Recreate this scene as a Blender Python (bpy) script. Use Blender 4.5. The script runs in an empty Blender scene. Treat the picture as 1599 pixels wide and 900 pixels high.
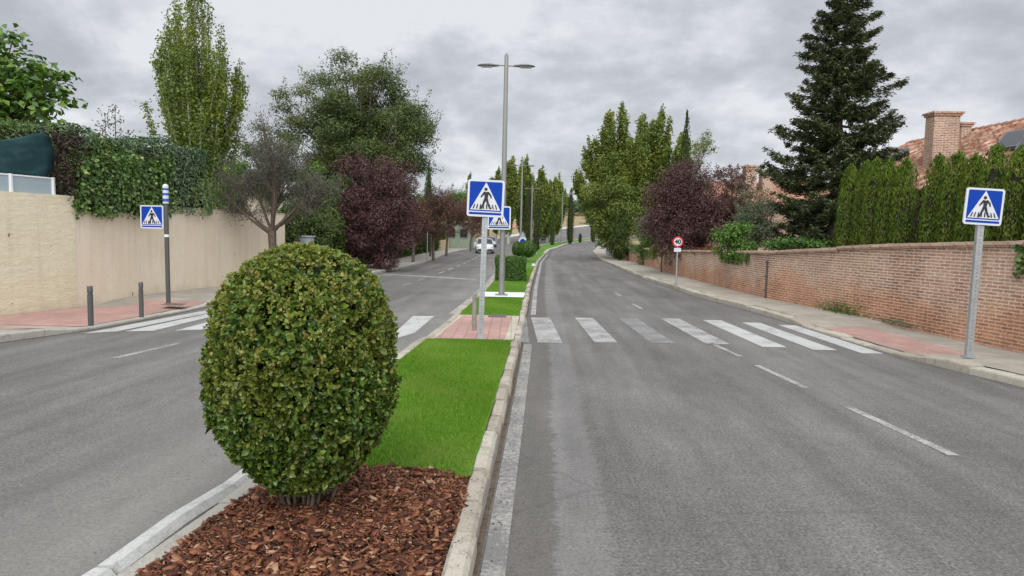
import bpy, math, random
import numpy as np
from mathutils import Vector, Matrix
random.seed(7); rng = np.random.default_rng(7)
sc = bpy.context.scene; C = sc.collection
PI = math.pi
# ---------------------------------------------------------------- camera
FPX = 1066.0; PITCH = math.atan(86/FPX); ROLL = 0.02; CAM_H = 1.85
cam = bpy.data.cameras.new("camera"); camo = bpy.data.objects.new("camera", cam); C.objects.link(camo)
cam.sensor_width = 36; cam.lens = 36*FPX/1599; cam.clip_end = 3000; cam.clip_start = 0.05
camo.matrix_world = Matrix.Translation((0, 0, CAM_H)) @ Matrix.Rotation(math.radians(90)-PITCH, 4, 'X') @ Matrix.Rotation(ROLL, 4, 'Z')
sc.camera = camo
# ---------------------------------------------------------------- sky: overcast
w = bpy.data.worlds.new("World"); sc.world = w; w.use_nodes = True
nt = w.node_tree; nt.nodes.clear()
def N(nt, t, **kw):
    n = nt.nodes.new(t)
    for k, v in kw.items(): setattr(n, k, v)
    return n
SUN_EL, SUN_AZ = math.radians(42), math.radians(188)
out = N(nt, 'ShaderNodeOutputWorld'); bg = N(nt, 'ShaderNodeBackground'); bg.inputs[1].default_value = 0.1
sky = N(nt, 'ShaderNodeTexSky', sky_type='NISHITA', sun_disc=False); sky.sun_elevation = SUN_EL; sky.sun_rotation = SUN_AZ
tc = N(nt, 'ShaderNodeTexCoord'); sep = N(nt, 'ShaderNodeSeparateXYZ'); nt.links.new(tc.outputs['Generated'], sep.inputs[0])
def M_(nt, op, a, b=None, c=None):
    n = N(nt, 'ShaderNodeMath', operation=op)
    for i, v in enumerate((a, b, c)):
        if v is None: continue
        if isinstance(v, (int, float)): n.inputs[i].default_value = v
        else: nt.links.new(v, n.inputs[i])
    return n.outputs[0]
zc = M_(nt, 'MAXIMUM', sep.outputs[2], 0.0); zd = M_(nt, 'ADD', zc, 0.34)
cx = M_(nt, 'DIVIDE', sep.outputs[0], zd); cy = M_(nt, 'DIVIDE', sep.outputs[1], zd)
comb = N(nt, 'ShaderNodeCombineXYZ'); nt.links.new(cx, comb.inputs[0]); nt.links.new(cy, comb.inputs[1]); comb.inputs[2].default_value = 7.3
n1 = N(nt, 'ShaderNodeTexNoise'); n1.inputs['Scale'].default_value = 1.7; n1.inputs['Detail'].default_value = 7; n1.inputs['Roughness'].default_value = .56; n1.inputs['Distortion'].default_value = .5
n2 = N(nt, 'ShaderNodeTexNoise'); n2.inputs['Scale'].default_value = 6.5; n2.inputs['Detail'].default_value = 8; n2.inputs['Roughness'].default_value = .6
nt.links.new(comb.outputs[0], n1.inputs['Vector']); nt.links.new(comb.outputs[0], n2.inputs['Vector'])
nn = M_(nt, 'ADD', M_(nt, 'MULTIPLY', n1.outputs[0], .68), M_(nt, 'MULTIPLY', n2.outputs[0], .32))
cr = N(nt, 'ShaderNodeValToRGB'); nt.links.new(nn, cr.inputs[0])
e = cr.color_ramp.elements
e[0].position = .39; e[0].color = (.52, .545, .595, 1); e[1].position = .58; e[1].color = (.87, .89, .93, 1)
m = e.new(.48); m.color = (.65, .675, .725, 1)
# luminance: brighter at the zenith (overcast), a light band near the horizon
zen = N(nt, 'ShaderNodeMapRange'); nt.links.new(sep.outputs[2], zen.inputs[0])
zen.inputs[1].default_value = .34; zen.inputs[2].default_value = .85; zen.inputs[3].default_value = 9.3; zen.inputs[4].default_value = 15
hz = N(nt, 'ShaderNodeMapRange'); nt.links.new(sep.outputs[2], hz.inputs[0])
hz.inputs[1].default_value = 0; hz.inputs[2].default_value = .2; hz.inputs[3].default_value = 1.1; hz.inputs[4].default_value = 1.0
bk = N(nt, 'ShaderNodeMapRange', interpolation_type='SMOOTHSTEP'); nt.links.new(sep.outputs[1], bk.inputs[0])   # brightness added to the unseen sky behind the photographer, to light the walls
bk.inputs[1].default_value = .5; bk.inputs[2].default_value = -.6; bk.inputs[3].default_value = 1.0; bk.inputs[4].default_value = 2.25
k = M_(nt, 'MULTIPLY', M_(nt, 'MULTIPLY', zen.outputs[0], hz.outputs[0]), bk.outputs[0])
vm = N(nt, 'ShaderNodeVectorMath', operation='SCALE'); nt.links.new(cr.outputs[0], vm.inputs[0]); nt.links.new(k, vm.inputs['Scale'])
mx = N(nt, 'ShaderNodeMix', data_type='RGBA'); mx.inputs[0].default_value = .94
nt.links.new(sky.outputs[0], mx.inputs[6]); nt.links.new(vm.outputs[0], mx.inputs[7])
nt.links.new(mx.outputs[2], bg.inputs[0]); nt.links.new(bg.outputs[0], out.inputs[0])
# ---------------------------------------------------------------- sun
sl = bpy.data.lights.new("sun", 'SUN'); sl.energy = 1.3; sl.angle = math.radians(25); sl.color = (1, .97, .92)
so = bpy.data.objects.new("sun", sl); C.objects.link(so)
sd = Vector((math.sin(SUN_AZ)*math.cos(SUN_EL), math.cos(SUN_AZ)*math.cos(SUN_EL), math.sin(SUN_EL)))
so.rotation_euler = (-sd).to_track_quat('-Z', 'Y').to_euler(); so.location = sd*80
vs = sc.view_settings; vs.view_transform = 'Standard'; vs.look = 'None'; vs.exposure = 0.0; vs.gamma = 1; vs.use_curve_mapping = False
sc.render.engine = 'CYCLES'; sc.cycles.max_bounces = 5; sc.cycles.transparent_max_bounces = 6; sc.cycles.diffuse_bounces = 3
# ---------------------------------------------------------------- terrain and ray helpers
def T(Y):
    Y = np.asarray(Y, float); d = np.clip(Y-70, 0, 80); z = .00045*d*d
    return z + np.clip(Y-150, 0, 120)*.072
def Tf(Y): return float(T(Y))
def ray(x, y):
    u = (x-799.5)/FPX; v = (450-y)/FPX; cr_, sr = math.cos(ROLL), math.sin(ROLL)
    a = u*cr_-v*sr; b = u*sr+v*cr_; cp, sp = math.cos(PITCH), math.sin(PITCH)
    return a/(cp+b*sp), (-sp+b*cp)/(cp+b*sp)
def at(px, py, Y):
    a, b = ray(px, py); return Vector((a*Y, Y, CAM_H+b*Y))
def G(px, py, h=0.0):
    a, b = ray(px, py); Y = 0.5
    lo = .5
    while Y < 400:
        if CAM_H+b*Y < Tf(Y)+h: break
        lo = Y; Y += 1
    hi = Y
    for _ in range(30):
        m_ = (lo+hi)/2
        if CAM_H+b*m_ < Tf(m_)+h: hi = m_
        else: lo = m_
    return Vector((a*hi, hi, Tf(hi)+h))
YS = np.arange(-12, 200, .5)
def curve(pts, near=None):
    P = sorted([(p[1], p[0]) for p in pts]); ys = np.array([p[0] for p in P]); xs = np.array([p[1] for p in P])
    s0 = (xs[2]-xs[0])/(ys[2]-ys[0]) if near is None else near
    s1 = (xs[-1]-xs[-2])/(ys[-1]-ys[-2])
    X = np.interp(YS, ys, xs); X = np.where(YS < ys[0], xs[0]+(YS-ys[0])*s0, X); X = np.where(YS > ys[-1], xs[-1]+(YS-ys[-1])*s1*1.3, X)
    kx = np.array([1, 2, 3, 2, 1.])/9
    Xs = np.convolve(np.pad(X, 2, 'edge'), kx, 'valid'); Xs[:2] = X[:2]; Xs[-2:] = X[-2:]
    return lambda y: np.interp(y, YS, Xs)
g2 = lambda L, h=0: [tuple(G(x, y, h))[:2] for x, y in L]
XMR = curve(g2([(735, 900), (760, 780), (783, 680), (800, 600), (812, 545), (822, 490), (829, 450), (841, 410), (858, 391), (885, 381.5), (920, 376.5), (945, 373.5)]))
XML = curve(g2([(106, 900), (360, 741), (632, 545), (700, 495), (745, 460)], .10) + g2([(770, 438), (793, 412), (806, 398), (822, 390), (845, 383.5), (868, 379.5), (900, 375.5), (930, 371.5)]))
XKR = curve(g2([(1599, 605), (1430, 565), (1275, 518), (1180, 488), (1100, 467), (1000, 434), (940, 408), (925, 394), (933, 386), (955, 380)]), near=-.15)
XKL = curve(g2([(0, 535), (150, 515), (370, 470), (590, 428), (664, 410.5), (704, 396), (742, 387)]) + [(-4.6, 92), (-1.8, 115), (4, 135), (12, 153)], near=.35)
XWR = curve([(8.43, 11.11), (8.09, 14.25), (7.3, 19.56), (7.3, 29.42), (8.0, 49.23), (10.0, 66), (14, 90)], near=-.12)
XWL = curve([(-9.97, 13.22), (-9.5, 14.89), (-9.1, 17.71), (-8.45, 20.58), (-7.85, 23.66), (-7.5, 29), (-7.4, 38), (-7.2, 50), (-6.7, 75), (-6.2, 95)], near=.3)
def dip(Y, a, b, lo=.04, hi=.12, s=.6):
    Y = np.asarray(Y, float); t = np.clip((Y-a+s)/s, 0, 1)*np.clip((b+s-Y)/s, 0, 1); return hi-(hi-lo)*t
HR = lambda Y: dip(Y, 10.7, 14.2); HL = lambda Y: dip(Y, 11.7, 15.6); HM = lambda Y: dip(Y, 11.5, 14.3, .05)
# ---------------------------------------------------------------- materials
def mat(name, col=(.5, .5, .5), rough=.6, metal=0., spec=.5):
    m = bpy.data.materials.new(name); m.use_nodes = True
    b = m.node_tree.nodes['Principled BSDF']; b.inputs['Base Color'].default_value = (*col, 1); b.inputs['Roughness'].default_value = rough
    b.inputs['Metallic'].default_value = metal; b.inputs['Specular IOR Level'].default_value = spec
    return m
def BS(m): return m.node_tree.nodes['Principled BSDF']
def L(m, a, b): m.node_tree.links.new(a, b)
def ramp(nt, fac, stops):
    r = N(nt, 'ShaderNodeValToRGB'); el = r.color_ramp.elements
    while len(el) > 1: el.remove(el[-1])
    el[0].position = stops[0][0]; el[0].color = (*stops[0][1], 1)
    for p, c in stops[1:]:
        x = el.new(p); x.color = (*c, 1)
    nt.links.new(fac, r.inputs[0]); return r.outputs[0]
def noise(nt, vec, scale, detail=4, rough=.6, dist=0.):
    n = N(nt, 'ShaderNodeTexNoise'); n.inputs['Scale'].default_value = scale; n.inputs['Detail'].default_value = detail
    n.inputs['Roughness'].default_value = rough; n.inputs['Distortion'].default_value = dist
    if vec is not None: nt.links.new(vec, n.inputs['Vector'])
    return n.outputs[0]
def mapping(nt, vec, sc_=(1, 1, 1), loc=(0, 0, 0)):
    n = N(nt, 'ShaderNodeMapping'); n.inputs['Scale'].default_value = sc_; n.inputs['Location'].default_value = loc; nt.links.new(vec, n.inputs[0]); return n.outputs[0]
def mix(nt, f, a, b, bt='MIX'):
    n = N(nt, 'ShaderNodeMix', data_type='RGBA', blend_type=bt)
    for i, v in ((0, f), (6, a), (7, b)):
        if isinstance(v, (int, float)): n.inputs[i].default_value = v
        elif isinstance(v, tuple): n.inputs[i].default_value = (*v, 1)
        else: nt.links.new(v, n.inputs[i])
    return n.outputs[2]
def bump(m, h, strength=.3, dist=.01):
    b = N(m.node_tree, 'ShaderNodeBump'); b.inputs['Strength'].default_value = strength; b.inputs['Distance'].default_value = dist
    L(m, h, b.inputs['Height']); L(m, b.outputs[0], BS(m).inputs['Normal'])
def objc(nt): return N(nt, 'ShaderNodeTexCoord').outputs['Object']
def uvc(nt): return N(nt, 'ShaderNodeTexCoord').outputs['UV']
def geo(nt): return N(nt, 'ShaderNodeNewGeometry')
def noisy(name, c1, c2, scale=3, rough=.8, bscale=60, bstr=.3, spec=.3, c3=None, s2=.4, thr=(.35, .65)):
    m = mat(name, c1, rough, 0, spec); t = m.node_tree; o = objc(t)
    f = ramp(t, noise(t, o, scale, 6, .65), [(thr[0], c1), (thr[1], c2)])
    if c3: f = mix(t, ramp(t, noise(t, o, s2, 4, .6), [(.45, (0, 0, 0)), (.65, (1, 1, 1))]), f, c3)
    fine = noise(t, o, bscale, 3, .7)
    f = mix(t, .35, f, ramp(t, fine, [(.3, (.35, .35, .35)), (.7, (.65, .65, .65))]), 'OVERLAY')
    L(m, f, BS(m).inputs['Base Color']); bump(m, fine, bstr, .01); return m
def leafmat(name, stops, rough=.5, trans=.25, tcol=None, spec=.35, patch=None, pscale=1.2):
    m = mat(name, stops[0][1], rough, 0, spec); t = m.node_tree
    c = ramp(t, geo(t).outputs['Random Per Island'], stops)
    if patch is not None:
        c = mix(t, ramp(t, noise(t, objc(t), pscale, 3, .5), [(.48, (0, 0, 0)), (.66, (1, 1, 1))]), c, mix(t, .75, c, patch))
    L(m, c, BS(m).inputs['Base Color'])
    tr = N(t, 'ShaderNodeBsdfTranslucent'); L(m, mix(t, .5, c, tcol) if tcol else c, tr.inputs[0])
    ms = N(t, 'ShaderNodeMixShader'); ms.inputs[0].default_value = trans
    L(m, BS(m).outputs[0], ms.inputs[1]); L(m, tr.outputs[0], ms.inputs[2]); L(m, ms.outputs[0], t.nodes['Material Output'].inputs[0])
    return m
# ---------------------------------------------------------------- object helpers
def tag(o, label=None, cat=None, group=None, kind=None):
    if label: o['label'] = label
    if cat: o['category'] = cat
    if group: o['group'] = group
    if kind: o['kind'] = kind
    return o
def empty(name, label, cat, loc=(0, 0, 0), rz=0, group=None):
    o = bpy.data.objects.new(name, None); C.objects.link(o); o.location = loc; o.rotation_euler = (0, 0, rz); o.empty_display_size = .2
    return tag(o, label, cat, group)
def link(name, me, m=None, parent=None):
    if m is not None: me.materials.append(m)
    o = bpy.data.objects.new(name, me); C.objects.link(o)
    if parent: o.parent = parent
    return o
def struct(o): o['kind'] = 'structure'; return o
class MB:
    def __init__(s): s.v = []; s.f = []; s.sm = []
    def add(s, vs, fs, smooth=False):
        b = len(s.v); s.v += [tuple(v) for v in vs]; s.f += [tuple(b+i for i in f) for f in fs]; s.sm += [smooth]*len(fs); return s
    def box(s, c, d, rz=0, taper=1., jit=0):
        cx, cy, cz = c; hx, hy, hz_ = d[0]/2, d[1]/2, d[2]/2; vs = []
        for z, k in ((-hz_, 1), (hz_, taper)):
            for x, y in ((-hx, -hy), (hx, -hy), (hx, hy), (-hx, hy)):
                X, Y = x*k, y*k
                vs.append((cx+X*math.cos(rz)-Y*math.sin(rz)+random.uniform(-jit, jit), cy+X*math.sin(rz)+Y*math.cos(rz)+random.uniform(-jit, jit), cz+z+random.uniform(-jit, jit)))
        return s.add(vs, [(3, 2, 1, 0), (4, 5, 6, 7), (0, 1, 5, 4), (1, 2, 6, 5), (2, 3, 7, 6), (3, 0, 4, 7)])
    def tube(s, pts, rad, n=8, cap=True):
        pts = [Vector(p) for p in pts]; R = rad if hasattr(rad, '__len__') else [rad]*len(pts); vs = []
        for i, p in enumerate(pts):
            d = (pts[min(i+1, len(pts)-1)]-pts[max(i-1, 0)]).normalized(); a = d.cross(Vector((0, 1, 0)) if abs(d.y) < .9 else Vector((1, 0, 0))).normalized(); b = d.cross(a)
            for k in range(n): t = 2*PI*k/n; vs.append(p+(a*math.cos(t)+b*math.sin(t))*R[i])
        fs = [(i*n+k, i*n+(k+1) % n, (i+1)*n+(k+1) % n, (i+1)*n+k) for i in range(len(pts)-1) for k in range(n)]
        s.add(vs, fs, True)
        if cap: s.add([vs[k] for k in range(n)], [tuple(range(n))]); s.add([vs[-n+k] for k in range(n)], [tuple(reversed(range(n)))])
        return s
    def prism(s, poly, y0, y1):   # polygon in xz, extruded along y (y0 nearer)
        n = len(poly); vs = [(x, y0, z) for x, z in poly]+[(x, y1, z) for x, z in poly]
        return s.add(vs, [tuple(range(n)), tuple(reversed(range(n, 2*n)))]+[(i, (i+1) % n+0, n+(i+1) % n, n+i)[::-1] for i in range(n)])
    def mesh(s, name):
        me = bpy.data.meshes.new(name); me.from_pydata(s.v, [], s.f); me.polygons.foreach_set('use_smooth', s.sm); me.update(); return me
    def build(s, name, m, parent=None): return link(name, s.mesh(name), m, parent)
def raw_mesh(name, V, F, smooth=False):   # V (n,3), F (m,k)
    me = bpy.data.meshes.new(name); k = F.shape[1]
    me.vertices.add(len(V)); me.vertices.foreach_set('co', V.astype(np.float32).ravel())
    me.loops.add(F.size); me.loops.foreach_set('vertex_index', F.astype(np.int32).ravel())
    me.polygons.add(len(F)); me.polygons.foreach_set('loop_start', (np.arange(len(F))*k).astype(np.int32)); me.polygons.foreach_set('loop_total', np.full(len(F), k, np.int32))
    me.update(calc_edges=True)
    if smooth: me.polygons.foreach_set('use_smooth', np.ones(len(F), bool))
    return me
def unit(a): return a/np.maximum(np.linalg.norm(a, axis=1, keepdims=True), 1e-6)
def rnd(n): return unit(rng.normal(size=(n, 3)))
def leaf_arrays(P, nrm, size, aspect=.5, fold=.18, updir=None, up=.0, fine=False):
    n = len(P); size = np.broadcast_to(size, (n,)).reshape(n, 1)
    d = rnd(n)
    if updir is not None: d = unit(d*(1-up)+np.asarray(updir)*up)
    nrm = unit(nrm); s = unit(np.cross(d, nrm)); d = unit(np.cross(nrm, s))
    w_ = s*size*aspect*.5; l = d*size*.5; f = nrm*size*fold
    if fine:
        V = np.stack([P-l, P-l*.35-w_*.85+f, P+l*.35-w_*.95+f, P+l-nrm*size*.08, P+l*.35+w_*.95+f, P-l*.35+w_*.85+f], 1).reshape(-1, 3)
        b = (np.arange(n)*6)[:, None]; F = np.concatenate([b+np.array([0, 3, 2, 1]), b+np.array([0, 5, 4, 3])], 1).reshape(-1, 4)
    else:
        V = np.stack([P-l, P-w_+f, P+l, P+w_+f], 1).reshape(-1, 3)
        b = (np.arange(n)*4)[:, None]; F = np.concatenate([b+np.array([0, 2, 1]), b+np.array([0, 3, 2])], 1).reshape(-1, 3)
    return V, F
def join(parts):
    Vs = []; Fs = []; o = 0
    for V, F in parts: Vs.append(V); Fs.append(F+o); o += len(V)
    return np.concatenate(Vs), np.concatenate(Fs)
def revolve(zs, rs, n=20, lump=.06, c=(0, 0, 0)):   # triangulated lumpy core
    V = []; m_ = len(zs)
    ph = rng.uniform(0, 6, 4)
    for z, r in zip(zs, rs):
        for k in range(n):
            t = 2*PI*k/n; q = r*(1+lump*math.sin(3*t+ph[0]+z*3)+lump*math.sin(5*t+ph[1]-z*5)); V.append((c[0]+q*math.cos(t), c[1]+q*math.sin(t), c[2]+z))
    F = []
    for i in range(m_-1):
        for k in range(n):
            a, b, c_, d = i*n+k, i*n+(k+1) % n, (i+1)*n+(k+1) % n, (i+1)*n+k; F += [(a, b, c_), (a, c_, d)]
    return np.array(V), np.array(F)
# ================================================================ SETTING
def strip(name, xa, xb, zf, y0, y1, dy, nx, m, skirt=0, uvf=None):
    ys = np.arange(y0, y1+dy*.5, dy); V = []; UV = []
    for y in ys:
        a, b = float(xa(y)), float(xb(y))
        for i in range(nx+1):
            x = a+(b-a)*i/nx; V.append((x, y, float(zf(y)))); UV.append(uvf(x, y) if uvf else (x, y))
    nn_ = nx+1; F = [(j*nn_+i, j*nn_+i+1, (j+1)*nn_+i+1, (j+1)*nn_+i) for j in range(len(ys)-1) for i in range(nx)]
    me = bpy.data.meshes.new(name); me.from_pydata(V, [], F); uv = me.uv_layers.new(name='UVMap')
    li = np.zeros(len(me.loops), np.int32); me.loops.foreach_get('vertex_index', li); uv.data.foreach_set('uv', np.array(UV, np.float32)[li].ravel())
    return struct(link(name, me, m))
# ground
gm = noisy('dry_ground', (.16, .12, .07), (.27, .21, .12), .25, .95, 8, .2, .1, c3=(.09, .11, .04), s2=.06)
strip('ground', lambda y: -260, lambda y: 260, lambda y: T(y)-.05, -40, 420, 5, 26, gm)
# asphalt
def asphalt():
    m = mat('asphalt', (.14, .14, .14), .85, 0, .35); t = m.node_tree; o = objc(t); u = uvc(t)
    su = N(t, 'ShaderNodeSeparateXYZ'); t.links.new(u, su.inputs[0]); U = su.outputs[0]
    base = ramp(t, noise(t, o, .35, 5, .6), [(.3, (.124, .117, .109)), (.7, (.164, .155, .145))])
    streak = noise(t, mapping(t, u, (2.2, .12, 1)), 1, 5, .6)
    base = mix(t, .6, base, ramp(t, streak, [(.3, (.3, .3, .3)), (.7, (.7, .7, .7))]), 'OVERLAY')
    agg = noise(t, o, 42, 5, .85); vor = N(t, 'ShaderNodeTexVoronoi'); vor.inputs['Scale'].default_value = 70; t.links.new(o, vor.inputs['Vector'])
    base = mix(t, .8, base, ramp(t, agg, [(.34, (.12, .12, .12)), (.66, (.86, .86, .86))]), 'OVERLAY')
    base = mix(t, .35, base, ramp(t, vor.outputs['Color'], [(.1, (.3, .3, .3)), (.9, (.72, .7, .68))]), 'OVERLAY')
    mid = noise(t, o, 9, 4, .7)
    base = mix(t, .25, base, ramp(t, mid, [(.3, (.3, .3, .3)), (.7, (.7, .7, .7))]), 'OVERLAY')
    # dark worn gutter along the median with a ragged edge
    rag = noise(t, mapping(t, u, (1.0, 5.5, 1)), 1.2, 10, .82)
    e_ = M_(t, 'ADD', U, M_(t, 'MULTIPLY', M_(t, 'SUBTRACT', rag, .5), .55))
    inside = M_(t, 'MULTIPLY', M_(t, 'LESS_THAN', e_, .47), M_(t, 'GREATER_THAN', U, 0.0))
    lightband = M_(t, 'MULTIPLY', M_(t, 'MULTIPLY', M_(t, 'LESS_THAN', e_, .8), M_(t, 'GREATER_THAN', e_, .47)), .20)
    base = mix(t, lightband, base, (.29, .285, .275))
    base = mix(t, M_(t, 'MULTIPLY', inside, .52), base, (.105, .094, .08))
    # pale dusty band beside the left side of the median and the outer kerbs
    dust = M_(t, 'MULTIPLY', ramp(t, U, [(0, (0, 0, 0)), (1, (0, 0, 0))]), 1)
    mr = N(t, 'ShaderNodeMapRange'); t.links.new(M_(t, 'ADD', U, M_(t, 'MULTIPLY', rag, .5)), mr.inputs[0]); mr.inputs[1].default_value = -1.6; mr.inputs[2].default_value = -.1; mr.inputs[3].default_value = 0; mr.inputs[4].default_value = .45
    base = mix(t, M_(t, 'MULTIPLY', mr.outputs[0], M_(t, 'LESS_THAN', U, 0.)), base, (.25, .235, .21))
    # dark spots, tar stains
    sp = noise(t, mapping(t, o, (1, 2.2, 1)), 4.5, 3, .8); base = mix(t, ramp(t, sp, [(.66, (0, 0, 0)), (.71, (.6, .6, .6))]), base, (.055, .054, .052))
    bl = noise(t, mapping(t, o, (1, .45, 1)), .9, 6, .72); base = mix(t, .5, base, ramp(t, bl, [(.34, (.32, .32, .32)), (.66, (.66, .66, .655))]), 'OVERLAY')
    # cracks
    vc = N(t, 'ShaderNodeTexVoronoi', feature='DISTANCE_TO_EDGE'); vc.inputs['Scale'].default_value = .22
    t.links.new(mix(t, .35, o, N(t, 'ShaderNodeTexNoise').outputs['Color']), vc.inputs['Vector'])
    crk = ramp(t, vc.outputs['Distance'], [(0, (1, 1, 1)), (.0035, (0, 0, 0))]); base = mix(t, M_(t, 'MULTIPLY', crk, .22), base, (.05, .05, .05))
    L(m, base, BS(m).inputs['Base Color']); bump(m, M_(t, 'ADD', agg, M_(t, 'MULTIPLY', vor.outputs['Distance'], .6)), .55, .006)
    return m
ASPH = asphalt()
def road_uv(x, y):
    c = (float(XML(y))+float(XMR(y)))/2
    return (x-float(XMR(y)), y) if x > c else (x-float(XML(y)), y)
def road_strip():
    ys = np.concatenate([np.arange(-12, 30, .5), np.arange(30, 170, 1.0)]); V = []; UV = []; F = []; FUV = []
    for y in ys:
        kl, ml, mr_, kr = float(XKL(y))-.05, float(XML(y)), float(XMR(y)), float(XKR(y))+.05; c = (ml+mr_)/2
        for i in range(5): V.append((kl+(c-kl)*i/4, y, Tf(y)))
        for i in range(1, 5): V.append((c+(kr-c)*i/4, y, Tf(y)))
    for j in range(len(ys)-1):
        for i in range(8): F.append((j*9+i, j*9+i+1, (j+1)*9+i+1, (j+1)*9+i))
    me = bpy.data.meshes.new('road'); me.from_pydata(V, [], F); uv = me.uv_layers.new(name='UVMap'); li = 0
    for fi, f in enumerate(F):
        left = (fi % 8) < 4
        for vi in f:
            x, y, z = V[vi]; uv.data[li].uv = ((x-float(XML(y))) if left else (x-float(XMR(y))), y); li += 1
    return struct(link('road', me, ASPH))
road_strip()
# paint
def paintmat(name, wear=.5, col=(.62, .62, .6)):
    m = mat(name, col, .7, 0, .3); t = m.node_tree; o = objc(t)
    a = noise(t, o, 26, 5, .8); b = noise(t, o, 2.2, 4, .6); s_ = M_(t, 'ADD', M_(t, 'MULTIPLY', a, .6), M_(t, 'MULTIPLY', b, .4))
    f = ramp(t, s_, [(wear-.06, (1, 1, 1)), (wear+.06, (0, 0, 0))])
    L(m, mix(t, f, col, (.17, .165, .155)), BS(m).inputs['Base Color']); bump(m, a, .3, .004); return m
PW, PW2, PW3 = paintmat('road_paint', .43, (.46, .46, .44)), paintmat('worn_paint', .49, (.40, .395, .37)), paintmat('faded_paint', .53, (.29, .285, .27))
def quadpoly(name, pts, m, h=.004, zf=None):
    me = MB()
    me.add([(p[0], p[1], (zf(p[1]) if zf else Tf(p[1]))+h) for p in pts], [tuple(range(len(pts)))])
    return struct(me.build(name, m))
def line(name, xf, y0, y1, w_, m, n=None, h=.004):
    ys = np.linspace(y0, y1, n or max(2, int((y1-y0)/.6)+1)); me = MB(); V = []
    for y in ys: x = float(xf(y)); V += [(x-w_/2, y, Tf(y)+h), (x+w_/2, y, Tf(y)+h)]
    me.add(V, [(2*i, 2*i+1, 2*i+3, 2*i+2) for i in range(len(ys)-1)]); return struct(me.build(name, m))
gp = lambda x, y: tuple(G(x, y))[:2]
# right zebra
zx = [.46, 1.44, 2.42, 3.38, 4.28, 5.06, 5.74]
for i, x in enumerate(zx):
    m_ = (PW2, PW2, PW3, PW2, PW, PW, PW)[i]; wd = (.42, .40, .42, .42, .42, .40, .36)[i]
    y1_ = (14.95, 15.1, 15.2, 15.25, 15.1, 14.8, 14.5)[i]; y0_ = (11.5, 11.65, 11.7, 11.7, 11.5, 11.3, 11.05)[i]
    quadpoly('zebra_crossing', [(x, y0_), (x+wd, y0_), (x+wd-.03, y1_), (x-.03, y1_)], m_)
quadpoly('zebra_crossing', [(.17, 11.5), (.31, 11.5), (.33, 15.), (.19, 15.)], PW3)
# left zebra
for (a, b, c_, d, m_) in [((130, 521), (182, 518), (342, 486), (322, 485), PW), ((195, 518), (240, 517), (362, 487), (346, 486), PW), ((272, 517), (318, 515), (400, 492), (372, 491), PW), ((350, 516), (395, 515), (470, 494), (430, 493), PW), ((440, 516), (490, 516), (545, 495), (505, 495), PW)]:
    quadpoly('zebra_crossing', [gp(*a), gp(*b), gp(*c_), gp(*d)], m_)
quadpoly('zebra_crossing', [gp(600, 535), gp(648, 520), gp(678, 494), gp(645, 494)], PW)
# lane dashes
for a, b, wd in [((1490, 712), (1322, 635), .1), ((1258, 606), (1182, 571), .09), ((1156, 557), (1112, 537), .09), ((1003, 483), (988, 475), .1), ((970, 463), (960, 457), .1)]:
    p, q = gp(*a), gp(*b); line('lane_marking', lambda y, p=p, q=q: p[0]+(y-p[1])/(q[1]-p[1])*(q[0]-p[0]), p[1], q[1], wd, PW2, 3)
p, q = gp(178, 560), gp(278, 537); line('lane_marking', lambda y: p[0]+(y-p[1])/(q[1]-p[1])*(q[0]-p[0]), p[1], q[1], .1, PW2, 3)
line('lane_marking', lambda y: float(XMR(y))+.12, -6, 11.3, .135, paintmat('scuffed_edge_paint', .52, (.34, .325, .29)))
line('lane_marking', lambda y: float(XMR(y))+.16, 15.4, 60, .12, PW2)
line('lane_marking', lambda y: float(XML(y))-.14, 15.2, 60, .12, PW2)
line('lane_marking', lambda y: float(XML(y))-.12, 6.3, 11.3, .10, PW3)
for y in np.arange(30, 62, 3.2): line('lane_marking', lambda yy: (float(XML(yy))+float(XKL(yy)))/2-.1, y, y+1.7, .12, PW2)
for y in np.arange(23, 27, 2.5): line('lane_marking', lambda yy: (float(XML(yy))+float(XKL(yy)))/2-.1, y, y+1.4, .12, PW3)
pl = [gp(598, 429), gp(660, 433), gp(742, 437.5)]
quadpoly('stop_line', [(pl[0][0], pl[0][1]), (pl[2][0], pl[2][1]), (pl[2][0], pl[2][1]+.45), (pl[0][0], pl[0][1]+.5)], PW2)
# tar repairs across the right carriageway
TAR = mat('tar_patch', (.055, .053, .05), .7)
def smear(cx_, cy_, L_, w_, ang):
    P = []
    for k in range(18):
        a = 2*PI*k/18; rr = 1+random.uniform(-.28, .28); x, y = L_*math.cos(a)*rr, w_*math.sin(a)*rr; P.append((cx_+x*math.cos(ang)-y*math.sin(ang), cy_+x*math.sin(ang)+y*math.cos(ang)))
    quadpoly('tar_patch', P, TAR, .0035)
TAR.node_tree.nodes['Principled BSDF'].inputs['Base Color'].default_value = (.085, .08, .075, 1)
for px, py, L_, w_, an in ((905, 407, 2.2, .35, .1), (838, 404, .5, 1.8, .1), (872, 391, .5, 3.2, -.25), (915, 392, 1.0, 1.0, 0)): q = G(px, py); smear(q.x, q.y, L_, w_, an)
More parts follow.
